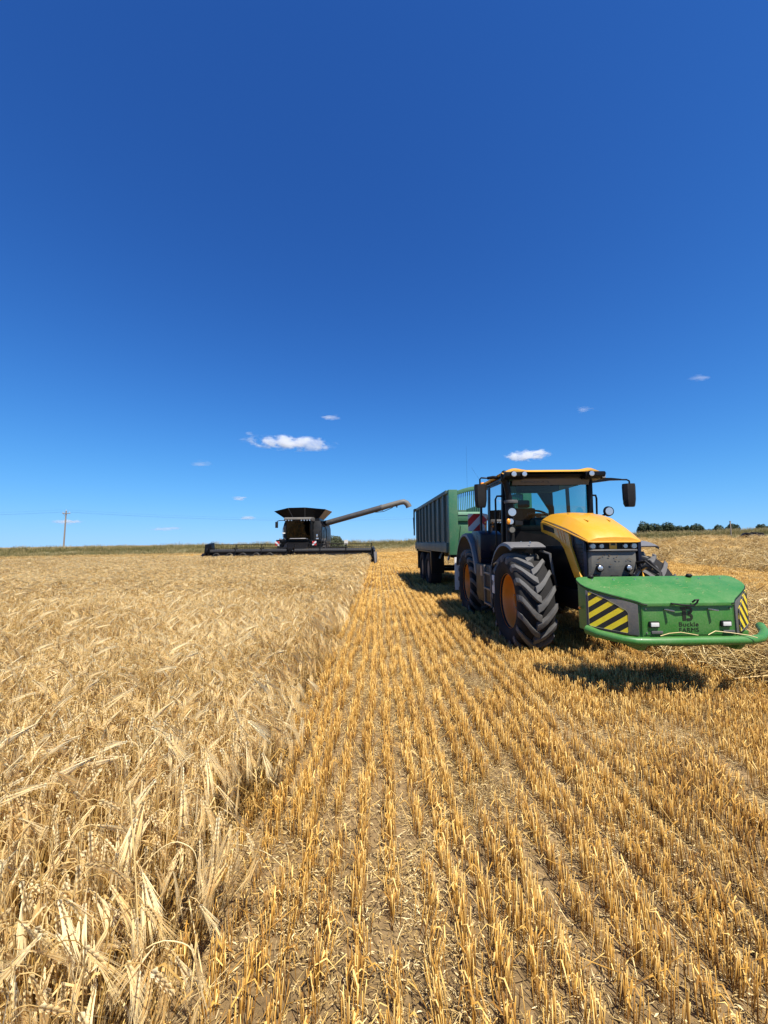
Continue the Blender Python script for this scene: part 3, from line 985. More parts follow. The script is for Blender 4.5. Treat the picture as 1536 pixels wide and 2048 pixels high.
while y < 12:
    for x in np.arange(-1.3, 1.04 * y + 1.3, 0.27):
        xx = x + U(-.14, .14); yy = y + U(-.14, .14)
        d = noise.noise(Vector((xx * 0.9, yy * 0.9, 9.0))) + 0.10 * min(xx, 3.0)
        if d > -0.42 + U(-.15, .15): lay(xx, yy, random.randrange(6), U(0.8, 1.15))
        if d > 0.30: lay(xx + U(-.1, .1), yy, random.randrange(6), U(0.8, 1.1), 0.012)
        if d > -0.45: lay(xx + U(-.1, .1), yy + U(-.1, .1), 13 + random.randrange(4), U(0.8, 1.2), 0.004)
        if d > -0.1: lay(xx + U(-.1, .1), yy + U(-.1, .1), 13 + random.randrange(4), U(0.8, 1.2), 0.010)
        if random.random() < 0.10: lay(xx, yy, 6 + random.randrange(3), U(0.7, 1.1), 0.01)
    y += 0.27
y = 12
while y < 56:
    for x in np.arange(max(-40, -0.9 * y), 1.04 * y + 2, 0.8):
        xx = x + U(-.4, .4); yy = y + U(-.4, .4)
        if in_crop(xx - 0.3, yy) or xx < -0.9 and yy < 30: continue
        if noise.noise(Vector((xx * 0.35, yy * 0.35, 9.0))) > 0.0: lay(xx, yy, 9 + random.randrange(4), U(0.9, 1.3), 0.06)
    y += 0.8
scatter('straw_litter', LP, LR, LS, LI, lit_src, 'short straw and chaff lying between the stubble rows', 'straw')

# crumbs and clods of dry soil on the near ground
def clod(seed):
    random.seed(seed)
    mb = MB().ball((0, 0, 0), (1, 0.8, 0.6), 7, 5)
    mb.v = [tuple(Vector(p) * (1 + 0.45 * noise.noise(Vector(p) * 1.4 + Vector((seed, 0, 0))))) for p in mb.v]
    return mb.mesh('soil_clod', soil, smooth=30)
random.seed(52)
KP, KR, KS, KI = [], [], [], []
y = 1.0
while y < 6.5:
    for x in np.arange(-1.2, 1.04 * y + 1.0, 0.055 if y < 3 else 0.09):
        if random.random() < 0.55: continue
        xx = x + U(-.04, .04); yy = y + U(-.04, .04)
        q = 0.004 + 0.016 * random.random() ** 3
        KP.append((xx, yy, hz(xx, yy) + lumps(xx, yy) + q * 0.2)); KR.append((U(-.5, .5), U(-.5, .5), U(0, 6.28))); KS.append((q, q, q)); KI.append(random.randrange(4))
    y += 0.07
scatter('soil_clods', KP, KR, KS, KI, [clod(k) for k in range(4)], 'small dry crumbs of soil lying between the stubble rows', 'soil')

M['swath_core'] = paint('packed_straw', (0.34, 0.20, 0.05), 0.95, dust=0.5, dust_col=(0.66, 0.47, 0.17), scale=6, bump=0.8)
sw_src = [litter(340 + k, 56, 0.30, 0.2, 0.6, 0.24, 2.1, 0.3) for k in range(6)] + [litter(350 + k, 26, 0.42, 0.3, 0.75, 0.30, 4.2, 0.35) for k in range(5)]
def swath(xc, y0, y1, hw, ht, label, seed, x_slope=0.0, hollow=0.25):
    random.seed(seed)
    root = empty('straw_swath', (xc, y0, hz(xc, y0)))
    secs = []
    ysn = list(np.arange(y0, y1, 0.35))
    def top(u, yy):
        e = max(0.0, 1 - abs(u) ** 2.4)
        return ht * e ** 0.6 * (0.78 + 0.30 * noise.noise(Vector((u * 1.8 + seed, yy * 0.55, 1))) + 0.16 * noise.noise(Vector((u * 5, yy * 1.9, 6))))
    for yy in ysn:
        sec = []
        cx = xc + x_slope * (yy - y0)
        for u in np.linspace(-1, 1, 17):
            x = cx + u * hw * (1 + 0.12 * noise.noise(Vector((yy * 0.5, seed, u))))
            sec.append((x - xc, yy - y0, hz(x, yy) - hz(xc, y0) - 0.02 + top(u, yy) * 0.8))
        secs.append(sec)
    body = MB().loft(secs, closed=False, cap=False).build('packed_straw', M['swath_core'], root, smooth=180)
    body['kind'] = 'stuff'
    pts, rot, scl, idx = [], [], [], []
    for yy in np.arange(y0, y1, 0.16 if y0 < 12 else 0.3):
        if yy > 26 and random.random() < 0.4: continue
        far = yy > 12
        nn = int(hw / (0.17 if not far else 0.3))
        cx = xc + x_slope * (yy - y0)
        for _ in range(nn):
            u = U(-1.12, 1.12); x = cx + u * hw
            if x > 1.06 * yy + 2.0: continue
            z = hz(x, yy) - hz(xc, y0) + max(0, top(max(-1, min(1, u)), yy)) * 0.82 - 0.02
            pts.append((x - xc, yy - y0 + U(-.1, .1), z)); rot.append((random.gauss(0, 0.35), random.gauss(0, 0.35), U(0, 6.28)))
            q = U(0.75, 1.15); scl.append((q, q, q)); idx.append(random.randrange(6) if not far else 6 + random.randrange(5))
    o = scatter('loose_straw', pts, rot, scl, idx, sw_src, None, None)
    o.parent = root
    tag(root, label, 'straw swath', 'straw swaths on the cut field')
swath(6.75, 3.2, 57, 2.25, 0.52, 'thick straw swath beside the right wheels of the tractor', 5)
swath(20.6, 14, 57, 2.7, 0.75, 'second straw swath right of the tractor, across the bare stubble strip', 6)
swath(32.8, 25, 57, 2.6, 0.7, 'third straw swath from the tractor, far right', 7)
swath(44.5, 38, 57, 2.4, 0.7, 'farthest straw swath at the right, below the grass bank', 8)
# swaths running along the headland under the bank
def headland(xa, xb, off, hw, ht, label, seed):
    random.seed(seed)
    ya = edge_y((xa + xb) / 2) - off
    xm = (xa + xb) / 2
    root = empty('straw_swath', (xm, ya, hz(xm, ya)))
    secs = []
    for x in np.arange(xa, xb, 0.6):
        yc = edge_y(x) - off; sec = []
        for u in np.linspace(-1, 1, 9):
            e = max(0, 1 - abs(u) ** 2.4) ** 0.6
            y = yc + u * hw
            sec.append((x - xm, y - ya, hz(x, y) - hz(xm, ya) - 0.02 + ht * e * (0.75 + 0.4 * noise.noise(Vector((x * 0.8, u * 1.5, seed))))))
        secs.append(sec)
    body = MB().loft(secs, closed=False, cap=False).build('packed_straw', M['swath_core'], root, smooth=180)
    body['kind'] = 'stuff'
    pts, rot, scl, idx = [], [], [], []
    for x in np.arange(xa, xb, 0.4):
        yc = edge_y(x) - off
        for _ in range(7):
            u = U(-1.1, 1.1); y = yc + u * hw
            pts.append((x - xm, y - ya, hz(x, y) - hz(xm, ya) + ht * max(0, 1 - abs(u) ** 2.4) * 0.75)); rot.append((random.gauss(0, .3), random.gauss(0, .3), U(0, 6.28)))
            q = U(0.4, 0.7); scl.append((q, q, q)); idx.append(6 + random.randrange(4))
    o = scatter('loose_straw', pts, rot, scl, idx, sw_src, None, None)
    o.parent = root
    tag(root, label, 'straw swath', 'straw swaths on the cut field')
headland(-62, -9, 4.0, 1.3, 0.16, 'long straw swath under the bank left of the combine', 9)
headland(-3, 22, 4.5, 1.5, 0.25, 'long straw swath under the bank between combine and trailer', 10)
headland(-3, 18, 11.0, 1.4, 0.25, 'nearer straw swath on the headland between combine and trailer', 11)

# ------------------------------------------------------------------ combine harvester
CX, CY = -6.25, 31.6
cz = hz(CX, CY)
comb = empty('combine_harvester', (CX, CY, cz))
tag(comb, 'dark grey combine harvester with folded-out unloading auger, facing the viewer', 'combine harvester')
cg = M['combine_grey']
# main body (rear hull) and engine deck
hull = [(0.9, 1.5), (0.9, 2.9), (1.3, 3.25), (6.2, 3.35), (7.4, 2.9), (7.7, 2.0), (7.2, 1.2), (5.0, 0.95), (2.2, 0.95)]
MB().prism([(a, b) for a, b in hull], 'x', -1.55, 1.55).build('hull', cg, comb, 0.05)
for k in range(4):
    y0 = 1.1 + k * 1.45
    MB().box(1.55, 1.60, y0, y0 + 1.38, 1.35, 2.85).build('side_panel', M['black'], comb, 0.02)
    MB().box(-1.60, -1.55, y0, y0 + 1.38, 1.35, 2.85).build('side_panel', M['black'], comb, 0.02)
# louvres beside the cab, facing forward
for k in range(7):
    MB().box(1.00, 1.50, 0.83, 0.90, 2.30 + k * 0.13, 2.39 + k * 0.13).build('louvre', M['grey_plastic'], comb, 0.008)
MB().box(0.98, 1.54, 0.70, 0.83, 1.55, 3.3).build('front_bulkhead', cg, comb, 0.03)
# grain tank with flared extension flaps
tb = [(-1.35, 0.9), (1.35, 0.9), (1.35, 3.6), (-1.35, 3.6)]
tt = [(-2.15, 0.55), (-0.95, 0.25), (0.75, 0.25), (2.1, 0.6), (2.25, 3.9), (-2.2, 3.9)]
MB().box(-1.4, 1.4, 0.85, 3.65, 3.2, 3.55).build('tank_rim', M['black'], comb, 0.02)
bot = [(-1.35, 0.9, 3.52), (-0.7, 0.86, 3.52), (0.6, 0.86, 3.52), (1.35, 0.9, 3.52), (1.35, 3.6, 3.52), (-1.35, 3.6, 3.52)]
top = [(-2.2, 0.6, 4.12), (-1.0, 0.25, 4.36), (0.35, 0.25, 4.38), (1.95, 0.6, 4.25), (2.1, 3.9, 4.3), (-2.2, 3.9, 4.3)]
names = ['tank_flap'] * 6
for i in range(6):
    j = (i + 1) % 6
    a, b_, c_, d_ = Vector(bot[i]), Vector(bot[j]), Vector(top[j]), Vector(top[i])
    n = (b_ - a).cross(d_ - a).normalized() * 0.03
    o = MB().add([a, b_, c_, d_, a + n, b_ + n, c_ + n, d_ + n], [(0, 1, 2, 3), (7, 6, 5, 4), (0, 4, 5, 1), (1, 5, 6, 2), (2, 6, 7, 3), (3, 7, 4, 0)]).build(
        'tank_flap', M['flap_tan'] if i == 3 else M['black'], comb)
    if i == 3: o['label'] = 'tan flap on the auger side of the grain tank'
for p in ((-1.0, 0.3), (0.35, 0.3)):
    MB().beam((p[0] * 0.7, 0.8, 3.55), (p[0], 0.22, 4.34), 0.05, 0.05).build('flap_rib', M['grey_plastic'], comb)
# cab
cab = MB()
for x in (-0.98, 0.90):
    cab.prism([(-0.55, 1.75), (-0.42, 1.75), (-0.55, 3.25), (-0.72, 3.25)], 'x', x, x + 0.09)
    cab.box(x, x + 0.09, 0.72, 0.84, 1.75, 3.25)
cab.box(-0.98, 0.99, -0.55, 0.85, 1.62, 1.80)
cab.build('cab_frame', M['black'], comb, 0.015)
MB().box(-0.92, 0.93, 0.75, 0.83, 1.8, 3.25).build('cab_rear_wall', M['black'], comb)
ws = []
for i in range(9):
    t = -1 + i / 4
    ws.append((t * 0.9, -0.60 - 0.22 * (1 - t * t)))
gv = [(x, y, 1.80) for x, y in ws] + [(x, y - 0.14, 3.25) for x, y in ws]
MB().add(gv, [(i, i + 1, 10 + i, 9 + i) for i in range(8)]).build('windscreen', M['combine_glass'], comb, smooth=180)
for x in (-0.975, 0.985):
    MB().add([(x, -0.42, 1.8), (x, 0.75, 1.8), (x, 0.75, 3.25), (x, -0.56, 3.25)], [(0, 1, 2, 3)]).build('side_window', M['combine_glass'], comb)
rf = MB()
rf.loft([[(-1.05, y, z0), (1.06, y, z0), (1.06, y, z1), (-1.05, y, z1)] for y, z0, z1 in ((-1.0, 3.33, 3.42), (-0.8, 3.25, 3.52), (0.3, 3.25, 3.58), (0.95, 3.25, 3.52))])
rf.build('cab_roof', M['spout'], comb, 0.03)
MB().box(-1.04, 1.05, -0.93, -0.85, 3.22, 3.34).build('light_bar', M['black'], comb, 0.01)
for x in (-0.9, -0.68, -0.46, 0.30, 0.52, 0.74, 0.94):
    MB().lathe([(-0.99, 0.05), (-0.96, 0.06), (-0.9, 0.05)], 'y', (x, 0, 3.28), 10).build('roof_lamp', M['lamp'], comb)
# inside the cab
st = MB().box(-0.27, 0.27, -0.05, 0.45, 1.95, 2.10).box(-0.26, 0.26, 0.42, 0.56, 2.05, 2.80).box(-0.15, 0.15, 0.44, 0.55, 2.82, 3.02)
st.build('driver_seat', M['fabric'], comb, 0.03)


sc_ = MB().tube([(0, -0.55, 1.8), (0, -0.38, 2.25)], 0.05, 8).build('steering_column', M['black_plastic'], comb)
MB().lathe([(-0.015, 0.19), (0.015, 0.19), (0.015, 0.165), (-0.015, 0.165)], 'z', (0, 0, 0), 18, True).build('steering_wheel', M['black_plastic'], sc_, loc=(0, -0.37, 2.28), rot=(R(25), 0, 0))
MB().box(0.33, 0.5, -0.2, 0.4, 1.9, 2.25).box(0.42, 0.46, -0.25, -0.2, 2.2, 2.6).build('armrest_console', M['black_plastic'], comb, 0.02)
MB().box(-0.09, -0.01, -0.12, -0.06, 2.02, 2.34).build('document_holder', M['white'], comb, 0.01)
# mirrors, rails, ladder
m1 = MB().tube([(-1.0, -0.75, 3.28), (-1.45, -0.85, 3.27), (-1.62, -0.85, 3.2)], 0.03, 6).build('mirror_arm', M['black'], comb)
MB().box(-1.74, -1.52, -0.91, -0.83, 2.70, 3.18).build('mirror', M['black_plastic'], m1, 0.03)
MB().tube([(-1.02, -0.5, 1.8), (-1.22, -0.55, 2.0), (-1.27, -0.55, 2.4), (-1.2, -0.55, 2.75), (-1.02, -0.5, 2.85)], 0.02, 6).build('grab_rail', M['steel'], comb)
MB().tube([(-1.02, -0.5, 2.3), (-1.26, -0.55, 2.3)], 0.016, 6).build('grab_rail', M['steel'], comb)
MB().box(0.95, 1.85, -0.55, 0.72, 1.62, 1.70).build('platform', M['black_plastic'], comb, 0.01)
for k in range(6):
    MB().box(1.15, 1.65, -0.75, -0.6, 0.45 + k * 0.22, 0.49 + k * 0.22).build('ladder_step', M['black_plastic'], comb, 0.008)
for x in (1.12, 1.68):
    MB().tube([(x, -0.68, 0.4), (x, -0.62, 1.7), (x, -0.55, 2.45), (x, 0.0, 2.55)], 0.024, 6).build('ladder_rail', M['black'], comb)
MB().tube([(1.80, -0.5, 1.7), (1.80, -0.5, 2.55), (1.80, 0.6, 2.55), (1.80, 0.6, 1.7)], 0.022, 6).build('platform_rail', M['black'], comb)
# chest under the cab, feeder house
MB().box(-1.35, 1.45, -0.5, 0.7, 1.15, 1.60).build('chassis_front', M['black'], comb, 0.04)
MB().loft([[(-0.85, y, z0), (0.85, y, z0), (0.85, y, z1), (-0.85, y, z1)] for y, z0, z1 in ((-2.2, 0.35, 1.15), (-1.2, 0.55, 1.5), (0.3, 0.9, 1.75))]).build('feeder_house', M['black'], comb, 0.03)
MB().tube([(-0.75, -0.5, 1.78), (-0.6, -0.85, 1.86), (0.6, -0.85, 1.86), (0.85, -0.5, 1.78)], 0.035, 8).build('front_bumper_rail', M['steel'], comb)
for x, mt in ((-1.55, 'redwhite2'), (1.30, 'redwhite')):
    MB().box(-0.16, 0.16, -0.015, 0.015, -0.16, 0.16).build('warning_board', M[mt], comb, loc=(x, -0.95, 1.50))
for x in (-1.35, 1.5):
    MB().box(x - 0.1, x + 0.1, -0.82, -0.75, 1.78, 1.90).build('head_lamp', M['lamp'], comb, 0.02)
    MB().box(x - 0.35, x + 0.3, -0.75, -0.45, 1.55, 1.78).build('lamp_bracket', M['black'], comb, 0.02)
MB().box(1.42, 1.52, -0.74, -0.68, 1.98, 2.18).build('step_lamp', M['lamp'], comb, 0.01)
MB().box(3.1, 3.45, 4.8, 4.84, 1.35, 1.75).build('reflector_plate', M['white'], comb)
MB().tube([(1.55, 4.8, 1.4), (3.15, 4.83, 1.4)], 0.03, 6).build('plate_arm', M['black'], comb)
# wheels
def big_wheel(x, y, r, w, par, lugs=22):
    wl = MB().lathe([(-w * 0.30, r * 0.10), (-w * 0.32, r * 0.18), (w * 0.32, r * 0.18), (w * 0.30, r * 0.10)], 'x', (0, 0, 0), 16).build('wheel', M['black'], par, loc=(x, y, r - 0.03))
    MB().lathe([(-w * .42, r * .56), (-w * .5, r * .66), (-w * .5, r * .82), (-w * .44, r * .93), (w * .44, r * .93), (w * .5, r * .82), (w * .5, r * .66), (w * .42, r * .56)], 'x', (0, 0, 0), 40, True).build('tyre', M['rubber'], wl)
    MB().lathe([(-w * .40, r * .57), (-w * .36, r * .52), (-w * .1, r * .42), (-w * .1, r * .16), (w * .1, r * .16), (w * .1, r * .42), (w * .36, r * .52), (w * .40, r * .57)], 'x', (0, 0, 0), 32).build('rim', M['grey_plastic'], wl)
    lm = {}
    for sg in (-1, 1):
        mb = MB(); secs = []
        for q in range(4):
            t = q / 3; xx = sg * w * (0.02 + 0.48 * t); th = 0.22 * t
            secs.append([(xx, -rr * math.cos(th + dt), rr * math.sin(th + dt)) for rr, dt in ((r * .9, -.05), (r, -.035), (r, .035), (r * .9, .05))])
        lm[sg] = mb.loft(secs).mesh('tread_lug', M['lug'])
    for k in range(lugs):
        for sg in (-1, 1):
            o = bpy.data.objects.new('tread_lug', lm[sg]); COL.objects.link(o); o.parent = wl
            o.rotation_euler = (2 * math.pi * (k + (0.5 if sg > 0 else 0)) / lugs, 0, 0)
    return wl
for x in (-1.55, 1.55): big_wheel(x, 1.2, 0.95, 0.72, comb)
for x in (-1.35, 1.35): big_wheel(x, 5.6, 0.68, 0.5, comb, 18)
MB().box(-1.3, 1.3, 1.05, 1.35, 0.8, 1.1).box(-1.2, 1.2, 5.5, 5.7, 0.6, 0.8).build('axle', M['black'], comb, 0.02)
# unloading auger swung out over the cut side
a0 = Vector((1.35, 2.55, 3.08)); a1 = Vector((6.6, 2.2, 4.48)); a2 = Vector((8.15, 2.1, 4.90)); 
MB().tube([(1.2, 2.55, 2.2), (1.25, 2.55, 2.8), (1.45, 2.55, 3.1), (1.8, 2.52, 3.2)], [0.3, 0.3, 0.28, 0.26], 16).build('auger_elbow', M['black'], comb)
aug = MB().tube([a0, a0.lerp(a1, 0.5), a1], 0.245, 20).build('auger_tube', M['auger_grey'], comb)
MB().tube([a1 - (a1 - a0).normalized() * 0.12, a1 + (a1 - a0).normalized() * 0.02], 0.275, 20).build('auger_collar', M['grey_plastic'], aug)
sp = [a1, a2, a2 + Vector((0.3, 0, 0.04)), a2 + Vector((0.52, 0, -0.06)), a2 + Vector((0.68, 0, -0.26)), a2 + Vector((0.74, 0, -0.42))]
MB().tube(sp, [0.235, 0.225, 0.23, 0.24, 0.25, 0.26], 18).build('auger_spout', M['spout'], comb)
MB().tube([a1 + Vector((-0.6, -0.1, -0.42)), a1 + Vector((0.1, -0.1, -0.36)), a1 + Vector((0.9, -0.1, -0.02))], 0.03, 6).build('spout_ram', M['black'], aug)
MB().box(a2.x - 0.35, a2.x - 0.25, 1.95, 2.15, a2.z - 0.45, a2.z - 0.25).build('auger_lamp', M['black'], comb, 0.01)
MB().tube([(1.62, 1.6, 3.2), (1.9, 1.4, 2.6), (1.95, 1.4, 1.7)], 0.035, 6).build('hose', M['black'], comb)
MB().tube([(1.6, 0.5, 2.9), (2.35, 0.45, 2.85)], 0.02, 6).build('lamp_arm', M['black'], comb)
# ------------------------------------------------------------------ header (carried on the feeder house)
HY = 29.35
hdz = hz(CX, HY)
head = empty('combine_header', (CX - 0.15, HY, hdz))
tag(head, 'wide black cutting header with reel at the edge of the standing crop', 'header')
W = 6.1
MB().prism([(0.55, 0.18), (0.75, 0.16), (0.80, 0.95), (0.60, 0.98)], 'x', -W, W).build('back_wall', M['black'], head, 0.01)
MB().prism([(-0.75, 0.10), (0.6, 0.18), (0.6, 0.22), (-0.75, 0.13)], 'x', -W, W).build('table_floor', M['black_plastic'], head)
MB().tube([(-W, 0.72, 1.05), (W, 0.72, 1.05)], 0.09, 10).build('top_beam', M['combine_grey'], head)
MB().tube([(-W + .1, 0.25, 0.5), (W - .1, 0.25, 0.5)], 0.20, 14).build('intake_auger', M['combine_grey'], head)
for x0, x1 in ((-W + 0.25, -0.25), (0.25, W - 0.2)):
    rl = MB().tube([(x0, -0.25, 0.98), (x1, -0.25, 0.98)], 0.15, 12).build('reel_tube', M['combine_grey'], head)
    for k in range(6):
        a = 2 * math.pi * k / 6 + 0.52
        yb, zb = -0.25 + 0.50 * math.cos(a), 0.98 + 0.50 * math.sin(a)
        bar = MB().tube([(x0, yb, zb), (x1, yb, zb)], 0.022, 6).build('reel_bar', M['black'], head)
        tn = MB()
        for x in np.arange(x0 + 0.1, x1, 0.17):
            tn.beam((x, yb, zb), (x, yb - 0.05, zb - 0.22), 0.014, 0.014)
        o = tn.build('reel_tines', M['black_plastic'], bar, recalc=False); o['kind'] = 'stuff'
    n = 4
    for i in range(n):
        x = x0 + (x1 - x0) * i / (n - 1)
        sp_ = MB()
        for k in range(6):
            a = 2 * math.pi * k / 6 + 0.52
            sp_.beam((x, -0.25, 0.98), (x, -0.25 + 0.52 * math.cos(a), 0.98 + 0.52 * math.sin(a)), 0.035, 0.06, (1, 0, 0))
        sp_.build('reel_spider', M['black'], head)
for x in (-W + 0.12, 0.0, W - 0.1):
    MB().beam((x, 0.75, 1.15), (x, -0.35, 1.0), 0.10, 0.16).build('reel_arm', M['black'], head, 0.01)
    MB().tube([(x + 0.06, 0.6, 0.9), (x + 0.06, -0.05, 1.0)], 0.035, 8).build('reel_ram', M['steel'], head)
for x, sg in ((-W, -1), (W, 1)):
    o = MB().loft([[(x - 0.05, y, z0), (x + 0.05, y, z0), (x + 0.05, y, z1), (x - 0.05, y, z1)] for y, z0, z1 in ((0.8, 0.12, 1.1), (-0.6, 0.12, 0.85), (-1.0, 0.10, 0.5))]).build('end_panel', M['black'], head, 0.02)
    MB().loft([[(x + sg * 0.06 - w, y, z0), (x + sg * 0.06 + w, y, z0), (x + sg * 0.06 + w * .7, y, z1), (x + sg * 0.06 - w * .7, y, z1)] for y, z0, z1, w in ((-0.6, 0.14, 0.88, 0.16), (-1.1, 0.10, 0.62, 0.13), (-1.75, 0.06, 0.16, 0.03))]).build('crop_divider', M['grey_plastic'] if sg > 0 else M['black'], head, 0.02)
MB().lathe([(-0.12, 0.1), (-0.1, 0.36), (0.08, 0.36), (0.1, 0.1)], 'x', (-W + 0.1, -0.25, 0.98), 14).build('reel_drive_guard', M['black'], head, 0.01)
MB().loft([[(-W - .12, y, z0), (-W + .3, y, z0), (-W + .22, y, z1), (-W - .05, y, z1)] for y, z0, z1 in ((0.5, 0.9, 1.62), (-0.5, 0.8, 1.5))]).build('reel_end_shield', M['black'], head, 0.03)
kb = MB()
for i in range(160):
    x = -W + 0.05 + i * (2 * W - 0.1) / 159
    kb.add([(x - 0.03, -0.75, 0.10), (x + 0.03, -0.75, 0.10), (x, -0.86, 0.09), (x, -0.75, 0.13)], [(0, 1, 2), (0, 2, 3), (1, 3, 2), (0, 3, 1)])
o = kb.build('knife_guards', M['steel'], head); o['kind'] = 'stuff'
for i in range(5):
    x = -W + 0.9 + i * 0.95
    MB().tube([(x + 0.28 * math.cos(t), -0.80 - 0.0 * t, 0.45 + 0.42 * math.sin(t)) for t in np.linspace(0.3, 2.84, 9)], 0.02, 6).build('crop_lifter_hoop', M['grey_plastic'], head)
# straw bunched in the mouth of the header
random.seed(71)
bs = litter(371, 220, 0.55, 0.15, 0.4, 0.2, 2.6, 0.3)
o = bpy.data.objects.new('gathered_straw', bs); COL.objects.link(o); o.parent = head; o.location = (0.75, 0.35, 0.92); o.scale = (1.2, 0.6, 0.9); o['kind'] = 'stuff'

# ------------------------------------------------------------------ grain trailer
TX, TY = 3.24, 11.35
trl = empty('grain_trailer', (TX, TY, 0.0), R(2.3))
tag(trl, 'green high-sided tipping grain trailer hitched behind the tractor', 'trailer')
TL, TW, ZB, ZT = 6.9, 1.20, 1.48, 3.10
ts, tg = M['trailer_side'], M['trailer_green']
for sg in (-1, 1):
    xo = sg * TW
    MB().box(min(xo, xo - sg * 0.05), max(xo, xo - sg * 0.05), 0.12, TL, ZB + 0.02, ZT).build('side_sheet', ts, trl)
    MB().box(min(xo - sg * 0.04, xo + sg * 0.07), max(xo - sg * 0.04, xo + sg * 0.07), 0.12, TL, ZT - 0.02, ZT + 0.09).build('top_rail', ts, trl, 0.012)
    MB().box(min(xo - sg * 0.04, xo + sg * 0.08), max(xo - sg * 0.04, xo + sg * 0.08), 0.12, TL, ZB - 0.10, ZB + 0.18).build('bottom_rail', ts, trl, 0.012)
    rib = None
    for k in range(8):
        y = 0.55 + k * 0.82
        if rib is None:
            rib = MB().prism([(0, ZB + 0.18), (0.07, ZB + 0.26), (0.07, ZT - 0.03), (0, ZT - 0.03)], 'y', -0.06, 0.06).mesh('side_rib', ts, 0.01)
        o = bpy.data.objects.new('side_rib', rib); COL.objects.link(o); o.parent = trl
        o.location = (xo, y, 0); o.scale = (sg, 1, 1)
MB().box(-TW + .05, TW - .05, 0.1, TL, ZB - 0.06, ZB + 0.02).build('floor', ts, trl)
# headboard: corner posts, arched top rail, barred opening, solid lower panel
for sg in (-1, 1):
    MB().box(min(sg * (TW + .02), sg * (TW - .24)), max(sg * (TW + .02), sg * (TW - .24)), -0.06, 0.11, ZB - 0.16, ZT + 0.09).build('corner_post', tg, trl, 0.015)
arch = []
n = 14
for i in range(n + 1):
    t = -1 + 2 * i / n
    arch.append((t * (TW - 0.24), ZT + 0.06 + 0.16 * (1 - abs(t) ** 2.2)))
MB().prism(arch + [(x, z - 0.12) for x, z in reversed(arch)], 'y', -0.05, 0.10).build('head_rail', tg, trl, 0.01)
MB().box(-TW + .24, TW - .24, -0.075, 0.10, 2.45, 2.54).build('sill_rail', M['rail_green'], trl, 0.012)
MB().box(-TW + .24, TW - .24, 0.0, 0.06, ZB - .1, 2.45).build('head_panel', tg, trl)
MB().box(-TW + .24, TW - .24, -0.055, 0.0, 2.28, 2.45).build('panel_lip', tg, trl, 0.012)
MB().prism([(-TW + .24, 1.6), (-TW + .32, 2.16), (TW - .32, 2.16), (TW - .24, 1.6)], 'y', -0.05, 0.0).build('panel_pressing', tg, trl, 0.02)
bar = MB().box(-0.011, 0.011, -0.011, 0.011, 0, 1).mesh('head_bar', tg)
nb = 34
for i in range(nb):
    x = -TW + 0.28 + (2 * TW - 0.56) * i / (nb - 1)
    t = abs(x) / (TW - 0.24)
    o = bpy.data.objects.new('head_bar', bar); COL.objects.link(o); o.parent = trl
    o.location = (x, 0.03, 2.535); o.scale = (1, 1, ZT + 0.06 + 0.16 * (1 - t ** 2.2) - 0.11 - 2.535)
# tailgate, raised ram mounts
MB().box(-TW - .02, TW + .02, TL + 0.01, TL + 0.08, ZB - 0.2, ZT + 0.05).build('tailgate', ts, trl, 0.015)
for sg in (-1, 1):
    MB().prism([(TL - 0.35, ZT + .09), (TL + 0.12, ZT + .09), (TL + 0.12, ZB + 0.5), (TL + 0.02, ZB + 0.5), (TL - 0.05, ZT - .1)], 'x', min(sg * (TW + .075), sg * (TW + .13)), max(sg * (TW + .075), sg * (TW + .13))).build('tailgate_hinge', ts, trl, 0.01)
    MB().tube([(sg * (TW + .13), TL - 0.02, ZT - .3), (sg * (TW + .13), TL - 0.12, ZB + .8)], 0.035, 8).build('tailgate_ram', M['black'], trl)
# chassis
for sg in (-1, 1):
    MB().box(sg * 0.45 - 0.06, sg * 0.45 + 0.06, -0.3, TL - 0.1, 1.12, 1.40).build('chassis_rail', M['black'], trl, 0.01)
for y in (0.6, 2.4, 4.0, 6.2):
    MB().box(-0.9, 0.9, y - 0.05, y + 0.05, 1.30, 1.42).build('cross_member', M['black'], trl)
MB().prism([(-0.5, -0.28), (0.5, -0.28), (0.12, -1.95), (-0.12, -1.95)], 'z', 0.92, 1.10).build('drawbar', M['black'], trl, 0.02)
MB().lathe([(-0.05, 0.10), (0.05, 0.10), (0.05, 0.05), (-0.05, 0.05)], 'z', (0, -2.0, 0.98), 16, True).build('tow_eye', M['steel'], trl)
MB().tube([(0, 0.5, 1.0), (0, 1.6, 1.25)], 0.12, 12).build('tipping_ram', M['steel'], trl)
MB().box(-0.62, -0.50, -0.2, -0.05, 0.35, 1.2).build('parking_leg', M['black'], trl, 0.01)
for y, x in ((0.9, -0.95), (2.2, -0.95)):
    MB().beam((x, y, 1.42), (x - 0.12, y, 1.12), 0.05, 0.05).build('rope_hook', M['steel'], trl)
def trailer_wheel(x, y, sg):
    r, w = 0.66, 0.46
    wl = MB().lathe([(-0.12, 0.09), (-0.14, 0.14), (0.14, 0.14), (0.12, 0.09)], 'x', (0, 0, 0), 14).build('wheel', M['black'], trl, loc=(x, y, r - 0.03))
    MB().lathe([(-.17, .36), (-.225, .42), (-.23, .54), (-.19, .63), (-.08, .655), (.08, .655), (.19, .63), (.23, .54), (.225, .42), (.17, .36)], 'x', (0, 0, 0), 36, True).build('tyre', M['rubber'], wl)
    MB().lathe([(-.17, .37), (-.14, .33), (-.05, .28), (-.05, .12), (.05, .12), (.05, .28), (.14, .33), (.17, .37)], 'x', (0, 0, 0), 28).build('rim', M['grey_plastic'], wl)
    return wl
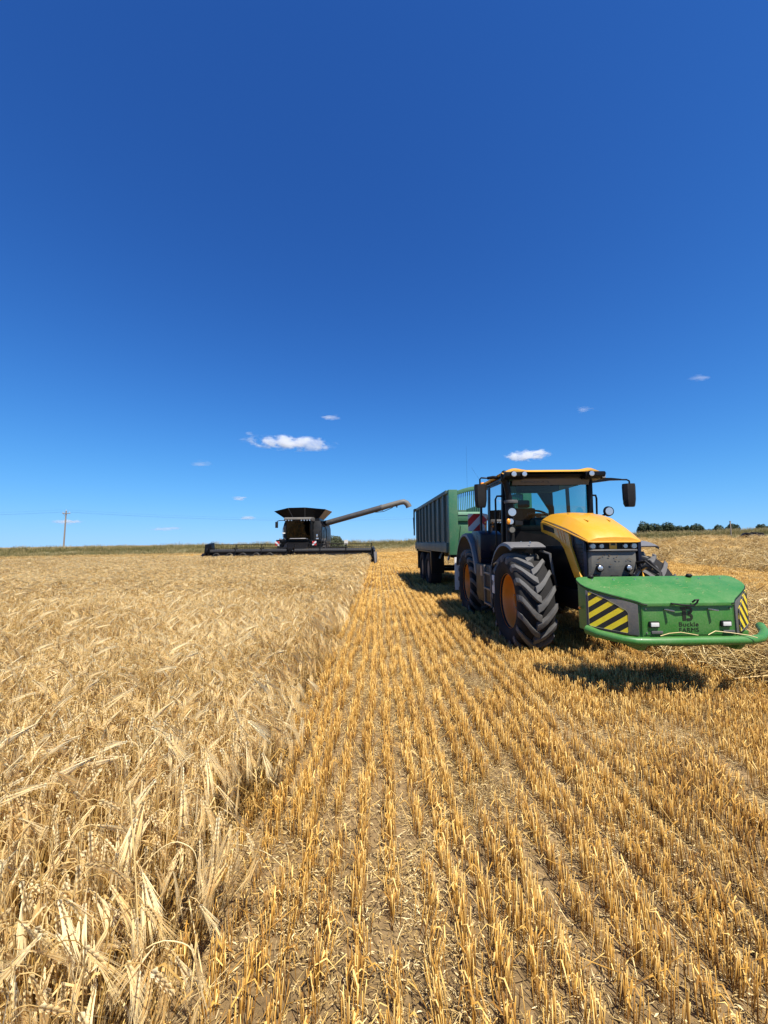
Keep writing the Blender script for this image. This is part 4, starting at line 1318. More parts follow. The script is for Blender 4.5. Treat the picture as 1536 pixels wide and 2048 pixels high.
for sg in (-1, 1):
    for y in (4.05, 5.55): trailer_wheel(sg * 0.97, y, sg)
    MB().prism([(3.15, 1.36), (6.4, 1.36), (6.4, 1.30), (3.35, 1.30), (3.2, 0.55), (3.15, 0.55)], 'x', min(sg * .72, sg * 1.2), max(sg * .72, sg * 1.2)).build('mudguard', M['black'], trl, 0.01)
for y in (4.05, 5.55): MB().tube([(-0.9, y, 0.63), (0.9, y, 0.63)], 0.07, 10).build('axle', M['black'], trl)
MB().box(-1.18, -0.75, TL - 0.1, TL - 0.08, 0.5, 1.3).build('rear_flap', M['black_plastic'], trl)

# ------------------------------------------------------------------ front tool box on the tractor's front linkage
BX = 3.22
box = empty('front_toolbox', (BX, 4.4, 0.0))
tag(box, 'bright green front-mounted tool box with striped corners and bumper bar on the tractor nose', 'tool box')
g = M['green']
YF, YM, YR = -0.25, 0.06, 0.24            # front face, widest line, rear
plan = [(-0.48, YF), (0.48, YF), (0.90, YM), (0.90, YR), (-0.90, YR), (-0.90, YM)]
def lidz(y): return 1.055 + (y - YF) / (YR - YF) * 0.205
MB().loft([[(x * 0.995, y, 0.70) for x, y in plan], [(x * 0.995, y, lidz(y) - 0.025) for x, y in plan]]).build('box_body', g, box, 0.004)
# lid with its S-curved flanks
half = [(0.0, YF - 0.035), (0.44, YF - 0.035), (0.485, YF - 0.022), (0.515, YF + 0.008), (0.555, YF + 0.042), (0.62, YF + 0.085), (0.74, YF + 0.165), (0.85, YF + 0.245), (0.905, YF + 0.30), (0.93, YF + 0.36), (0.93, YR - 0.04), (0.91, YR), (0.86, YR + 0.02), (0.0, YR + 0.02)]
outl = half + [(-x, y) for x, y in reversed(half[1:-1])]
vt = [(x, y, lidz(y) + 0.012) for x, y in outl]; vb = [(x, y, lidz(y) - 0.022) for x, y in outl]
lid = MB().loft([vb, vt]).build('lid', g, box, 0.004)
MB().tube([(x, y, lidz(y) - 0.004) for x, y in half[1:11]], 0.006, 6).build('lid_seal', M['black'], lid)
MB().tube([(-x, y, lidz(y) - 0.004) for x, y in half[1:11]], 0.006, 6).build('lid_seal', M['black'], lid)
for x in (-0.74, 0.42):
    MB().ball((x, YR - 0.01, lidz(YR) + 0.025), (0.035, 0.03, 0.022), 12, 8).build('lid_hinge', M['black_plastic'], lid)
random.seed(91)
ch = litter(391, 70, 0.5, 0.008, 0.05, 0.0, 0.8)
for v in ch.vertices:
    v.co.x *= 1.5; v.co.y = v.co.y * 0.34 + 0.03; v.co.z = v.co.z * 0.12 + lidz(v.co.y) + 0.013
o = bpy.data.objects.new('chaff', ch); COL.objects.link(o); o.parent = lid; o['kind'] = 'stuff'
# angled corner panels with hazard boards
for sg in (-1, 1):
    a = Vector((sg * 0.49, YF + 0.005, 0)); b2 = Vector((sg * 0.90, YM, 0))
    d = (b2 - a); L = d.length; d.normalize()
    nrm = Vector((d.y, -d.x, 0)) * (1 if sg > 0 else -1)
    ang = math.atan2(d.y, d.x)
    def P3(s, z, off): 
        p = a + d * s + nrm * off; return (p.x, p.y, z)
    ol = [(0.02, 0.715), (L, 0.715), (L, lidz(YM) - 0.03), (0.02, lidz(YF) - 0.02)]
    MB().add([P3(s, z, 0.004) for s, z in ol] + [P3(s, z, 0.016) for s, z in ol], [(0, 1, 2, 3), (7, 6, 5, 4), (0, 4, 5, 1), (1, 5, 6, 2), (2, 6, 7, 3), (3, 7, 4, 0)]).build('corner_panel', M['grey_plastic'], box, 0.003)
    mid = a + d * (L * 0.54) + nrm * 0.022
    zc = 0.93
    s1 = 1 if sg > 0 else -1
    pol = [(-0.165, -0.185), (-0.15, -0.2), (0.195, -0.165), (0.21, -0.15), (0.21, 0.20), (0.195, 0.21), (0.03, 0.14), (-0.15, 0.035), (-0.165, 0.01)]
    pol = [(s1 * p, q) for p, q in pol] if sg > 0 else [(-p, q) for p, q in pol]
    rotz = math.atan2(d.y * sg, d.x * sg)
    o = MB().prism(pol, 'y', -0.004, 0.004).build('hazard_board', M['hazard'] if sg < 0 else M['hazard_r'], box, loc=(mid.x, mid.y, zc), rot=(0, 0, rotz))
    MB().tube([(p, -0.005, q) for p, q in pol] + [(pol[0][0], -0.005, pol[0][1])], 0.003, 6).build('board_edge', M['spout'], o)
    MB().ball((sg * 0.915, YR - 0.06, 0.94), (0.012, 0.022, 0.016), 10, 6).build('side_marker', M['amber'], box)
# front face details
MB().box(-0.475, 0.475, YF - 0.006, YF - 0.001, 0.72, 1.025).build('front_panel', g, box, 0.002)
for x in (-0.37, 0.385):
    lp = MB().box(x - 0.055, x + 0.055, YF - 0.03, YF - 0.006, 0.80, 0.865).build('marker_lamp', M['black_plastic'], box, 0.014)
    MB().box(x - 0.042, x + 0.042, YF - 0.037, YF - 0.028, 0.812, 0.853).build('lens', M['white'], lp, 0.008)
    MB().box(x - 0.03, x + 0.09, YF - 0.02, YF - 0.006, 0.735, 0.765).build('small_plate', M['grey_plastic'], box, 0.006)
# latches and their loops of strap
for x in (-0.235, 0.225):
    MB().beam((x - 0.012, YF - 0.01, 0.985), (x + 0.045, YF - 0.075, 0.975), 0.022, 0.012).build('latch', M['steel'], box, 0.003)
MB().tube([(0.02, YF - 0.05, lidz(YF) + 0.005), (0.035, YF - 0.07, lidz(YF) + 0.03), (0.07, YF - 0.07, lidz(YF) + 0.035), (0.06, YF - 0.06, lidz(YF) + 0.0), (0.03, YF - 0.05, lidz(YF) - 0.03), (-0.1, YF - 0.06, lidz(YF) - 0.02), (-0.2, YF - 0.045, lidz(YF) - 0.005)], 0.009, 8).build('lid_strap', M['black_plastic'], box)
# logo and name
lg = MB()
yl = YF - 0.0085
def bar2(x0, x1, z0, z1): lg.box(x0, x1, yl - 0.002, yl, z0, z1)
bar2(-0.06, -0.022, 0.868, 1.005); bar2(-0.078, -0.06, 0.978, 1.005)
t3 = []
for c0, rr in ((0.973, 0.033), (0.904, 0.037)):
    pass
def arc3(zc, ro, ri):
    pts = [(0.012 + ro * math.cos(t), zc + ro * math.sin(t)) for t in np.linspace(-math.pi / 2, math.pi / 2, 9)]
    pin = [(0.012 + ri * math.cos(t), zc + ri * math.sin(t)) for t in np.linspace(math.pi / 2, -math.pi / 2, 9)]
    lg.prism(pts + pin, 'y', yl - 0.002, yl)
arc3(0.971, 0.036, 0.012); arc3(0.903, 0.038, 0.013)
bar2(-0.014, 0.012, 0.983, 1.007); bar2(-0.002, 0.012, 0.935, 0.959); bar2(-0.014, 0.012, 0.865, 0.890); bar2(-0.002, 0.012, 0.917, 0.9345)
lg.build('logo', M['print_black'], box)
lettering('name_lettering', 'Buckle', 0.062, M['print_black'], box, (0.0, yl, 0.808), (R(90), 0, 0), 0.205, 1.05)
lettering('name_lettering', 'FARMS', 0.062, M['print_black'], box, (0.0, yl, 0.750), (R(90), 0, 0), 0.205, 1.05)
# bumper bar and feet
bp_ = [(-0.93, 0.02, 0.735), (-0.86, -0.10, 0.705), (-0.70, -0.28, 0.685), (-0.60, -0.33, 0.68), (-0.45, -0.345, 0.68), (0.45, -0.345, 0.68), (0.60, -0.33, 0.68), (0.72, -0.29, 0.685), (0.90, -0.15, 0.705), (1.00, 0.0, 0.745)]
MB().tube(bp_, 0.043, 14).build('bumper_bar', g, box)
for x in (-0.50, 0.52):
    MB().prism([(-0.28, 0.70), (-0.05, 0.70), (-0.05, 0.56), (-0.24, 0.56), (-0.30, 0.62)], 'x', x - 0.03, x + 0.03).build('bar_bracket', g, box, 0.006)
MB().box(-0.17, 0.17, -0.2, 0.2, 0.585, 0.70).build('weight_block', M['black'], box, 0.02)
for sg in (-1, 1):      # weld seams and bolts
    MB().tube([(sg * 0.482, YF - 0.002, 0.71), (sg * 0.482, YF - 0.002, 1.03)], 0.006, 6).build('weld_seam', g, box)
    for z in (0.745, 0.99):
        MB().lathe([(YF - 0.016, .007), (YF - 0.006, .009)], 'y', (sg * 0.445, 0, z), 6).build('panel_bolt', M['steel'], box)
    for q in range(3):
        MB().lathe([(lidz(YR - 0.05) + 0.010, .009), (lidz(YR - 0.05) + 0.020, .008)], 'z', (sg * (0.25 + 0.25 * q), YR - 0.05, 0), 6).build('lid_bolt', M['steel'], lid)
MB().box(-0.85, 0.85, -0.02, YR - 0.02, 0.64, 0.70).build('base_plate', g, box, 0.01)

# ------------------------------------------------------------------ tractor (nose towards the viewer, -Y)
TRX, TRY = 3.22, 6.5
trac = empty('tractor', (TRX, TRY, 0.0))
tag(trac, 'yellow and black farm tractor with four large orange-rimmed wheels', 'tractor')
bk, bp2, ye = M['black'], M['black_plastic'], M['yellow']

# wheels ------------------------------------------------------------
WR, WW = 0.775, 0.54
tyre_me = MB().lathe([(-.205, .425), (-.235, .46), (-.268, .54), (-.272, .61), (-.262, .675), (-.235, .700), (-.12, .708), (.12, .708), (.235, .700), (.262, .675), (.272, .61), (.268, .54), (.235, .46), (.205, .425)], 'x', (0, 0, 0), 64, True).mesh('tyre', M['rubber'], smooth=50)
lug_me = {}
for sg in (-1, 1):
    secs = []
    for (x, th, rt, rb, w) in ((-0.03, -0.03, .770, .69, .080), (0.04, 0.03, .778, .69, .078), (0.11, 0.125, .778, .69, .072), (0.18, 0.245, .772, .685, .068), (0.245, 0.355, .756, .67, .066), (0.283, 0.40, .712, .620, .064)):
        secs.append([(sg * x, -rr * math.cos(th + dt), rr * math.sin(th + dt)) for rr, dt in ((rb, -w * 1.15), (rt, -w * 0.82), (rt, w * 0.82), (rb, w * 1.15))])
    lug_me[sg] = MB().loft(secs).mesh('tread_lug', M['lug'], 0.004, smooth=30)
rim_prof = [(-.215, .43), (-.205, .452), (-.19, .45), (-.175, .425), (-.15, .415), (-.10, .40), (-.02, .385), (.02, .36), (.035, .30), (.02, .22), (.0, .19), (-.02, .17), (-.05, .165), (-.05, .0)]
NL = 17
def tractor_wheel(x, y, sg):
    """sg: side the dish faces"""
    wl = MB().lathe([(-.05, .02), (-.048, .08), (-.03, .11), (-.01, .135), (.10, .14), (.12, .02)], 'x', (0, 0, 0), 24).build('wheel', M['orange'], trac, loc=(x, y, WR - 0.035))
    wl.rotation_euler = (U(0, 0.3), 0, math.pi if sg > 0 else 0)
    o = bpy.data.objects.new('tyre', tyre_me); COL.objects.link(o); o.parent = wl
    prof_ = rim_prof
    MB().lathe(prof_[:-1] + [(.06, .165), (.06, .40), (.2, .43)], 'x', (0, 0, 0), 48, True).build('rim', M['orange'], wl, smooth=45)
    for k in range(8):
        a = k * math.pi / 4
        MB().tube([(-.03, .26 * math.cos(a), .26 * math.sin(a)), (.03, .26 * math.cos(a), .26 * math.sin(a))], 0.016, 6).build('wheel_bolt', M['steel'], wl)
    for k in range(NL):
        for s2 in (-1, 1):
            q = bpy.data.objects.new('tread_lug', lug_me[s2 if sg < 0 else s2]); COL.objects.link(q); q.parent = wl
            an = 2 * math.pi * (k + (0.5 if s2 > 0 else 0)) / NL
            q.rotation_euler = (an, 0, 0)
            if sg > 0: q.scale = (1, -1, 1)
    return wl
random.seed(5)
for x, sg in ((-0.90, -1), (0.97, 1)):
    for y in (0.0, 3.0): tractor_wheel(x, y, sg)
MB().tube([(-0.72, 0, 0.74), (0.72, 0, 0.74)], 0.11, 12).build('front_axle', bk, trac)
MB().tube([(-0.72, 3, 0.74), (0.72, 3, 0.74)], 0.15, 12).build('rear_axle', bk, trac)

# chassis, engine, tanks ---------------------------------------------
for sg in (-1, 1): MB().box(sg * 0.36 - 0.06, sg * 0.36 + 0.06, -1.0, 4.1, 0.72, 1.0).build('chassis_rail', bk, trac, 0.01)
MB().box(-0.34, 0.34, -0.75, 0.9, 0.95, 1.62).build('engine_block', bk, trac, 0.05)
MB().box(-0.30, 0.30, -0.95, -0.80, 0.9, 1.6).build('radiator', bp2, trac, 0.02)
MB().box(-0.42, 0.42, 0.9, 3.6, 0.62, 1.15).build('gearbox', bk, trac, 0.06)
tank = MB().prism([(0.72, 0.55), (0.62, 1.18), (0.95, 1.25), (1.92, 1.25), (1.92, 0.62), (1.75, 0.50)], 'x', -1.16, -0.62).build('fuel_tank', bp2, trac, 0.03)
for z in (0.52, 0.80, 1.08):
    MB().box(-1.20, -0.98, 0.74, 1.18, z, z + 0.035).build('cab_step', M['grey_plastic'], trac, 0.008)
for y in (0.74, 1.18): MB().box(-1.19, -1.15, y - 0.015, y + 0.015, 0.5, 1.25).build('step_hanger', M['grey_plastic'], trac, 0.005)
MB().box(-1.175, -1.16, 1.35, 1.50, 1.02, 1.22).build('tank_decal', M['flap_tan'], trac)
MB().prism([(0.72, 0.55), (0.72, 1.25), (1.92, 1.25), (1.92, 0.55)], 'x', 0.62, 1.14).build('battery_box', bp2, trac, 0.03)
MB().box(-1.18, -1.14, 0.55, 0.68, 0.78, 1.1).build('step_guard', M['white'], trac, 0.01)
MB().tube([(-1.0, 0.66, 1.30), (-1.08, 0.60, 1.36), (-1.12, 0.68, 1.30), (-1.12, 0.8, 1.26)], 0.028, 8).build('air_pipe', M['steel'], trac)

# bonnet ------------------------------------------------------------
secs = []
for (y, zt, hw, ze) in ((0.34, 2.09, 0.30, 2.03), (0.26, 2.16, 0.40, 2.035), (0.0, 2.165, 0.435, 1.995), (-0.35, 2.12, 0.45, 1.92), (-0.65, 2.04, 0.44, 1.85), (-0.90, 1.93, 0.41, 1.77), (-1.07, 1.815, 0.375, 1.71), (-1.13, 1.745, 0.355, 1.685)):
    sh = ze + (zt - ze) * 0.62
    prof_ = [(-hw, ze), (-hw * 0.985, ze + (zt - ze) * 0.22), (-hw * 0.80, sh), (-hw * 0.62, ze + (zt - ze) * 0.93), (-hw * 0.28, zt), (0, zt + 0.004)]
    prof_ = prof_ + [(-x, z) for x, z in reversed(prof_[:-1])]
    secs.append([(x, y, z) for x, z in prof_] + [(hw - 0.02, y, ze - 0.012), (-hw + 0.02, y, ze - 0.012)])
hood = MB().loft(secs).build('bonnet', ye, trac, smooth=28)
MB().loft([[(x * 0.96, y, z - 0.03) for x, y, z in (s[0], s[2], s[5], s[8], s[10])] for s in secs[1:]], closed=False).build('bonnet_liner', bk, trac)
MB().tube([(s[0][0] - 0.002, s[0][1], s[0][2]) for s in secs[1:]] + [(-0.3, -1.145, 1.68), (0.3, -1.145, 1.68)] + [(s[10][0] + 0.002, s[10][1], s[10][2]) for s in reversed(secs[1:])], 0.012, 8).build('bonnet_edge', ye, hood)
for sg in (-1, 1):      # raised creases on top
    MB().beam((sg * 0.20, -0.25, 2.133), (sg * 0.16, -0.80, 1.985), 0.012, 0.012).build('bonnet_crease', ye, hood)
MB().beam((-0.19, -0.28, 2.13), (0.19, -0.28, 2.13), 0.012, 0.012).build('bonnet_crease', ye, hood)
# yellow sweep panels and side grilles
Y0 = -TRY
sweep = [(6.72, 2.02), (6.45, 1.985), (6.15, 1.915), (5.85, 1.835), (5.74, 1.80), (5.70, 1.63), (5.44, 1.20), (5.62, 1.18), (5.90, 1.58), (6.02, 1.68), (6.25, 1.76), (6.70, 1.86)]
for sg in (-1, 1):
    xa, xb = (sg * 0.415, sg * 0.445)
    MB().prism([(a + Y0, b_) for a, b_ in sweep], 'x', min(xa, xb), max(xa, xb)).build('sweep_panel', ye, trac, 0.006)
    MB().prism([(a + Y0, b_) for a, b_ in ((5.70, 1.79), (5.42, 1.69), (5.42, 1.20), (5.46, 1.20), (5.71, 1.60))], 'x', min(sg * .36, sg * .405), max(sg * .36, sg * .405)).build('side_grille', M['navy'], trac, 0.006)
    MB().prism([(a + Y0, b_) for a, b_ in ((6.62, 1.985), (6.22, 1.90), (6.20, 1.82), (6.60, 1.89))], 'x', min(sg * .446, sg * .450), max(sg * .446, sg * .450)).build('badge_strip', bk, trac)
    for k in range(3):
        MB().prism([(a + Y0, b_) for a, b_ in ((6.10 - k * .1, 1.885 - k * .02), (6.08 - k * .1, 1.885 - k * .02), (5.98 - k * .08, 1.70 - k * .02), (6.00 - k * .08, 1.70 - k * .02))], 'x', min(sg * .4455, sg * .448), max(sg * .4455, sg * .448)).build('panel_line', M['orange'], trac)
    for k in range(9):
        z = 1.24 + k * 0.05
        ya = 5.43 + Y0; yb = min(5.46 + (z - 1.2) * 0.58, 5.70) + Y0
        MB().box(min(sg * .405, sg * .412), max(sg * .405, sg * .412), ya + 0.01, yb - 0.02, z, z + 0.012).build('grille_slat', bp2, trac)
# front: lamp band, grille, lower lamps
MB().box(-0.345, 0.345, -1.09, -0.95, 1.56, 1.69).build('lamp_band', bk, trac, 0.01)
gr = [[(-0.345, -0.98, z), (-0.335, -1.06, z), (-0.30, -1.10 + dy, z), (0.30, -1.10 + dy, z), (0.335, -1.06, z), (0.345, -0.98, z), (0.3, -0.9, z), (-0.3, -0.9, z)] for z, dy in ((1.20, 0.04), (1.35, 0.01), (1.55, 0.0))]
grl = MB().loft(gr).build('front_grille', M['grille'], trac, 0.008)
MB().tube([(-0.345, -1.0, 1.565), (-0.325, -1.09, 1.565), (-0.28, -1.115, 1.565), (0.28, -1.115, 1.565), (0.325, -1.09, 1.565), (0.345, -1.0, 1.565)], 0.016, 8).build('grille_rim', M['grey_plastic'], grl)
for x, r in ((-0.285, .042), (-0.165, .036), (0.165, .036), (0.285, .042)):
    l = MB().lathe([(-1.115, r * .85), (-1.10, r), (-1.07, r)], 'y', (x, 0, 1.625), 18).build('head_lamp', M['lamp'], trac)
    MB().lathe([(-1.122, r * .75), (-1.116, r * .9)], 'y', (x, 0, 1.625), 18).build('lens', M['lens'], l)
bdg = MB().box(-0.05, 0.05, -1.105, -1.09, 1.585, 1.675).build('front_badge', ye, trac, 0.004)
MB().box(-0.03, 0.03, -1.109, -1.105, 1.635, 1.665).build('badge_mark', M['print_black'], bdg)
for x in (-0.20, 0.20):
    l = MB().lathe([(-1.125, .040), (-1.115, .05), (-1.05, .05)], 'y', (x, 0, 1.325), 20).build('work_lamp', bk, trac)
    MB().lathe([(-1.130, .03), (-1.124, .038)], 'y', (x, 0, 1.325), 18).build('lens', M['lamp'], l)
random.seed(8)
for k in range(16):
    x, z = U(-.25, .25), U(1.36, 1.53); a = U(-1, 1)
    MB().beam((x, -1.106, z), (x + U(.01, .03), -1.106, z + a * .015), 0.004, 0.004).build('chaff_speck', M['straw'], grl)
# front linkage and hoses down to the tool box
MB().prism([(-1.05, 0.75), (-1.05, 1.25), (-1.35, 1.15), (-1.95, 0.85), (-1.95, 0.72)], 'x', -0.28, -0.22).build('linkage_plate', bk, trac, 0.01)
MB().prism([(-1.05, 0.75), (-1.05, 1.25), (-1.35, 1.15), (-1.95, 0.85), (-1.95, 0.72)], 'x', 0.22, 0.28).build('linkage_plate', bk, trac, 0.01)
MB().tube([(0.02, -1.08, 1.05), (0.15, -1.30, 1.22), (0.42, -1.02, 1.34)], 0.032, 8).build('top_link', bk, trac)
MB().lathe([(-.05, .06), (.05, .06)], 'x', (-0.02, -1.14, 1.17), 14).build('hitch_hook', bk, trac, 0.01)
for k, (x, t) in enumerate(((0.30, 0.02), (0.36, -0.03))):
    MB().tube([(x, -1.0, 1.38), (x + 0.05, -1.22, 1.42), (x + 0.08 + t, -1.42, 1.28), (x + 0.02, -1.5, 1.05), (x - 0.08, -1.55, 0.9)], 0.017, 8).build('hydraulic_hose', bp2, trac)
MB().tube([(0.40, -1.05, 1.30), (0.42, -1.15, 1.36), (0.46, -1.22, 1.34)], 0.035, 8).build('hose_coupling', M['steel'], trac)

# mudguards ------------------------------------------------------------
def guard(cy, cz_, rad, a0, a1, x0, x1, mat, name, lip, n=14, taper=0.0):
    out = []
    for i in range(n + 1):
        a = R(a0 + (a1 - a0) * i / n)
        r = rad + taper * i / n
        out.append((cy - r * math.cos(a), cz_ + r * math.sin(a)))
    mb = MB()
    sg = -1 if x0 < 0 else 1
    xo, xi = (min(x0, x1), max(x0, x1)) if sg < 0 else (max(x0, x1), min(x0, x1))
    sec = []
    for i, (y, z) in enumerate(out):
        a = R(a0 + (a1 - a0) * i / n)
        ny, nz = -math.cos(a), math.sin(a)
        sec.append([(xi, y, z), (xo - sg * 0.05, y, z), (xo - sg * 0.01, y - ny * 0.015, z - nz * 0.015), (xo, y - ny * lip, z - nz * lip),
                    (xo - sg * 0.012, y - ny * lip, z - nz * lip), (xo - sg * 0.02, y - ny * 0.03, z - nz * 0.03), (xo - sg * 0.06, y - ny * 0.02, z - nz * 0.02), (xi, y - ny * 0.02, z - nz * 0.02)])
    return mb.loft(sec).build(name, mat, trac, smooth=40)
for sg in (-1, 1):
    guard(0.0, 0.76, 0.93, 66, 150, sg * 1.17, sg * 0.62, M['mudguard'], 'front_mudguard', 0.06)
    guard(3.0, 0.80, 1.10, 12, 165, sg * 1.17, sg * 0.55, M['mudguard'], 'rear_mudguard', 0.07)
    MB().tube([(sg * 0.66, -0.25, 1.55), (sg * 0.58, -0.42, 1.50), (sg * 0.56, -0.46, 1.2), (sg * 0.45, -0.3, 1.0)], 0.022, 8).build('mudguard_stay', M['grey_plastic'], trac)
    for y in (-0.35, 0.05):
        MB().lathe([(1.665, .015), (1.70, .012)], 'z', (sg * 0.85, y, 0.0), 8).build('mudguard_bolt', M['steel'], trac)
# dark stepped side locker between cab door and rear wheel
MB().prism([(1.75, 1.25), (1.70, 1.85), (1.95, 1.93), (2.5, 1.93), (2.2, 1.60), (2.02, 1.25)], 'x', -1.10, -0.55).build('side_locker', M['navy'], trac, 0.03)
for k in range(4): MB().box(-1.08, -0.58, 1.735, 1.748, 1.34 + k * .1, 1.36 + k * .1).build('locker_rib', bk, trac)
MB().prism([(1.75, 1.25), (1.70, 1.85), (1.95, 1.93), (2.5, 1.93), (2.2, 1.60), (2.02, 1.25)], 'x', 0.55, 1.10).build('side_locker', M['navy'], trac, 0.03)
MB().box(-1.20, -1.02, 4.06, 4.075, 0.42, 1.28).build('mud_flap', M['white'], trac, 0.003)
MB().box(0.75, 1.20, 4.06, 4.075, 0.42, 1.28).build('mud_flap', M['white'], trac, 0.003)

# cab ------------------------------------------------------------
CF, CR_ = 1.0, 2.6             # front and rear of the glasshouse (local y)
fl = MB().box(-0.80, 0.80, 0.95, 2.65, 1.28, 1.42).build('cab_floor', bk, trac, 0.02)
def pillar(x0, y0, z0, x1, y1, z1, w, name='cab_pillar', d=None):
    return MB().beam((x0, y0, z0), (x1, y1, z1), w, d or w, (0, 1, 0)).build(name, bk, trac, 0.01)
for sg in (-1, 1):
    pillar(sg * 0.84, CF, 1.42, sg * 0.82, CF - 0.06, 2.86, 0.085)
    pillar(sg * 0.86, 1.85, 1.42, sg * 0.83, 1.85, 2.86, 0.06, d=0.16 if sg < 0 else 0.06)
    pillar(sg * 0.82, CR_, 1.42, sg * 0.80, CR_ + 0.03, 2.86, 0.09)
    MB().beam((sg * 0.84, CF, 1.47), (sg * 0.82, CR_, 1.47), 0.09, 0.10).build('cab_sill', bk, trac, 0.01)
    MB().beam((sg * 0.82, CF - 0.06, 2.86), (sg * 0.80, CR_, 2.86), 0.09, 0.09).build('cab_header', bk, trac, 0.01)
    MB().add([(sg * 0.865, CF + 0.04, 1.50), (sg * 0.88, 1.83, 1.50), (sg * 0.85, 1.83, 2.82), (sg * 0.84, CF - 0.01, 2.82)], [(0, 1, 2, 3)]).build('door_glass', M['glass'] if sg > 0 else M['shaded_glass'], trac)
    MB().add([(sg * 0.88, 1.88, 1.50), (sg * 0.85, CR_ - 0.04, 1.50), (sg * 0.82, CR_ - 0.02, 2.82), (sg * 0.85, 1.88, 2.82)], [(0, 1, 2, 3)]).build('side_glass', M['glass'] if sg > 0 else M['shaded_glass'], trac)
    MB().tube([(sg * 0.88, 1.05, 1.55), (sg * 0.97, 1.02, 1.62), (sg * 0.975, 0.99, 2.50), (sg * 0.95, 0.97, 2.56), (sg * 0.85, 0.96, 2.56)], 0.018, 8).build('grab_rail', bk, trac)
MB().beam((-0.84, CF, 1.95), (0.84, CF, 1.95), 0.06, 0.10).build('windscreen_sill', bk, trac, 0.01)
MB().box(-0.8, 0.8, CF - 0.02, CF + 0.02, 1.42, 1.95).build('firewall', bk, trac)
wsv = []
for i in range(9):
    t = -1 + i / 4
    wsv.append((t * 0.80, -0.10 * (1 - t * t)))
MB().add([(x, CF + y, 1.98) for x, y in wsv] + [(x, CF - 0.06 + y, 2.84) for x, y in wsv], [(i, i + 1, 10 + i, 9 + i) for i in range(8)]).build('windscreen', M['glass'], trac, smooth=180)
MB().add([(-0.77, CR_ + 0.02, 1.75), (0.77, CR_ + 0.02, 1.75), (0.76, CR_ + 0.04, 2.82), (-0.76, CR_ + 0.04, 2.82)], [(0, 1, 2, 3)]).build('rear_window', M['glass'], trac)
MB().beam((-0.8, CR_, 1.72), (0.8, CR_, 1.72), 0.08, 0.08).build('rear_sill', bk, trac, 0.01)
MB().box(-0.78, 0.78, CR_ - 0.02, CR_ + 0.02, 1.42, 1.70).build('rear_panel', bk, trac)
# roof: black underside with a yellow cap whose front corners bulge round the lamps
rs = []
for (y, zb) in ((0.62, 2.90), (0.72, 2.86), (1.2, 2.86), (2.4, 2.86), (2.85, 2.88)):
    hw = 0.88 if y > 0.7 else 0.84
    rs.append([(-hw, y, zb), (hw, y, zb), (hw, y, zb + 0.05), (-hw, y, zb + 0.05)])
MB().loft(rs).build('roof_base', bk, trac, 0.015)
def roof_z(u, y):
    bul = 0.055 * math.exp(-((abs(u) - 0.76) / 0.17) ** 2) * (1 - sstep((y - 0.9) / 0.9))
    z = 2.955 + 0.055 * (1 - abs(u) ** 4) + bul
    z -= 0.05 * (1 - sstep((y - 0.56) / 0.14)) + 0.06 * sstep((y - 2.55) / 0.4)
    return z
rv = []
ysr = [0.56, 0.58, 0.62, 0.70, 0.85, 1.1, 1.5, 2.0, 2.5, 2.8, 2.93, 2.96]
us = list(np.linspace(-1, 1, 29))
secs = []
for y in ysr:
    hw = 0.94 * (1 - 0.05 * sstep((y - 2.4) / 0.5))
    tops = [(u * hw, y + (0.05 * (1 - abs(u) ** 3) if y < 0.7 else 0), roof_z(u, y)) for u in us]
    bots = [(u * hw * 0.985, y + (0.05 * (1 - abs(u) ** 3) if y < 0.7 else 0), 2.925 + (0.035 * math.exp(-((abs(u) - 0.76) / 0.2) ** 2) if y < 0.8 else 0)) for u in reversed(us)]
    secs.append(tops + bots)
roof = MB().loft(secs).build('roof_cap', ye, trac, smooth=40)
for sg in (-1, 1):
    MB().loft([[(sg * 0.55, y, zb), (sg * 0.92, y, zb), (sg * 0.92, y, zt), (sg * 0.55, y, zt)] for y, zb, zt in ((0.54, 2.875, 2.955), (0.62, 2.83, 2.965), (0.95, 2.83, 2.95))]).build('lamp_pod', bk, trac, 0.02)
for x, rr_, mt in ((-0.77, .058, 'lamp'), (-0.58, .054, 'amber'), (0.64, .058, 'lamp'), (0.90, .050, 'grille')):
    l = MB().lathe([(0.50, rr_ * .8), (0.515, rr_), (0.58, rr_ * 1.1), (0.60, rr_)], 'y', (x, 0.0 if abs(x) < .85 else 0.08, 2.905 if abs(x) < .85 else 2.875), 20).build('roof_lamp', bk, trac)
    MB().lathe([(0.496, rr_ * .1), (0.492, rr_ * .5), (0.497, rr_ * .8)], 'y', (x, 0.0 if abs(x) < .85 else 0.08, 2.905 if abs(x) < .85 else 2.875), 20).build('lens', M['lamp'] if mt != 'grille' else M['lamp'], l)
vis = MB().add([(-0.72, 0.72, 2.85), (0.72, 0.72, 2.85), (0.72, 0.78, 2.74), (-0.72, 0.78, 2.74)], [(0, 1, 2, 3)]).build('sun_strip', M['grey_plastic'], trac)
lettering('screen_lettering', "FERGOCK'S", 0.075, M['spout'], trac, (-0.30, 0.722, 2.775), (R(62), 0, 0), 0.52, 1.0)
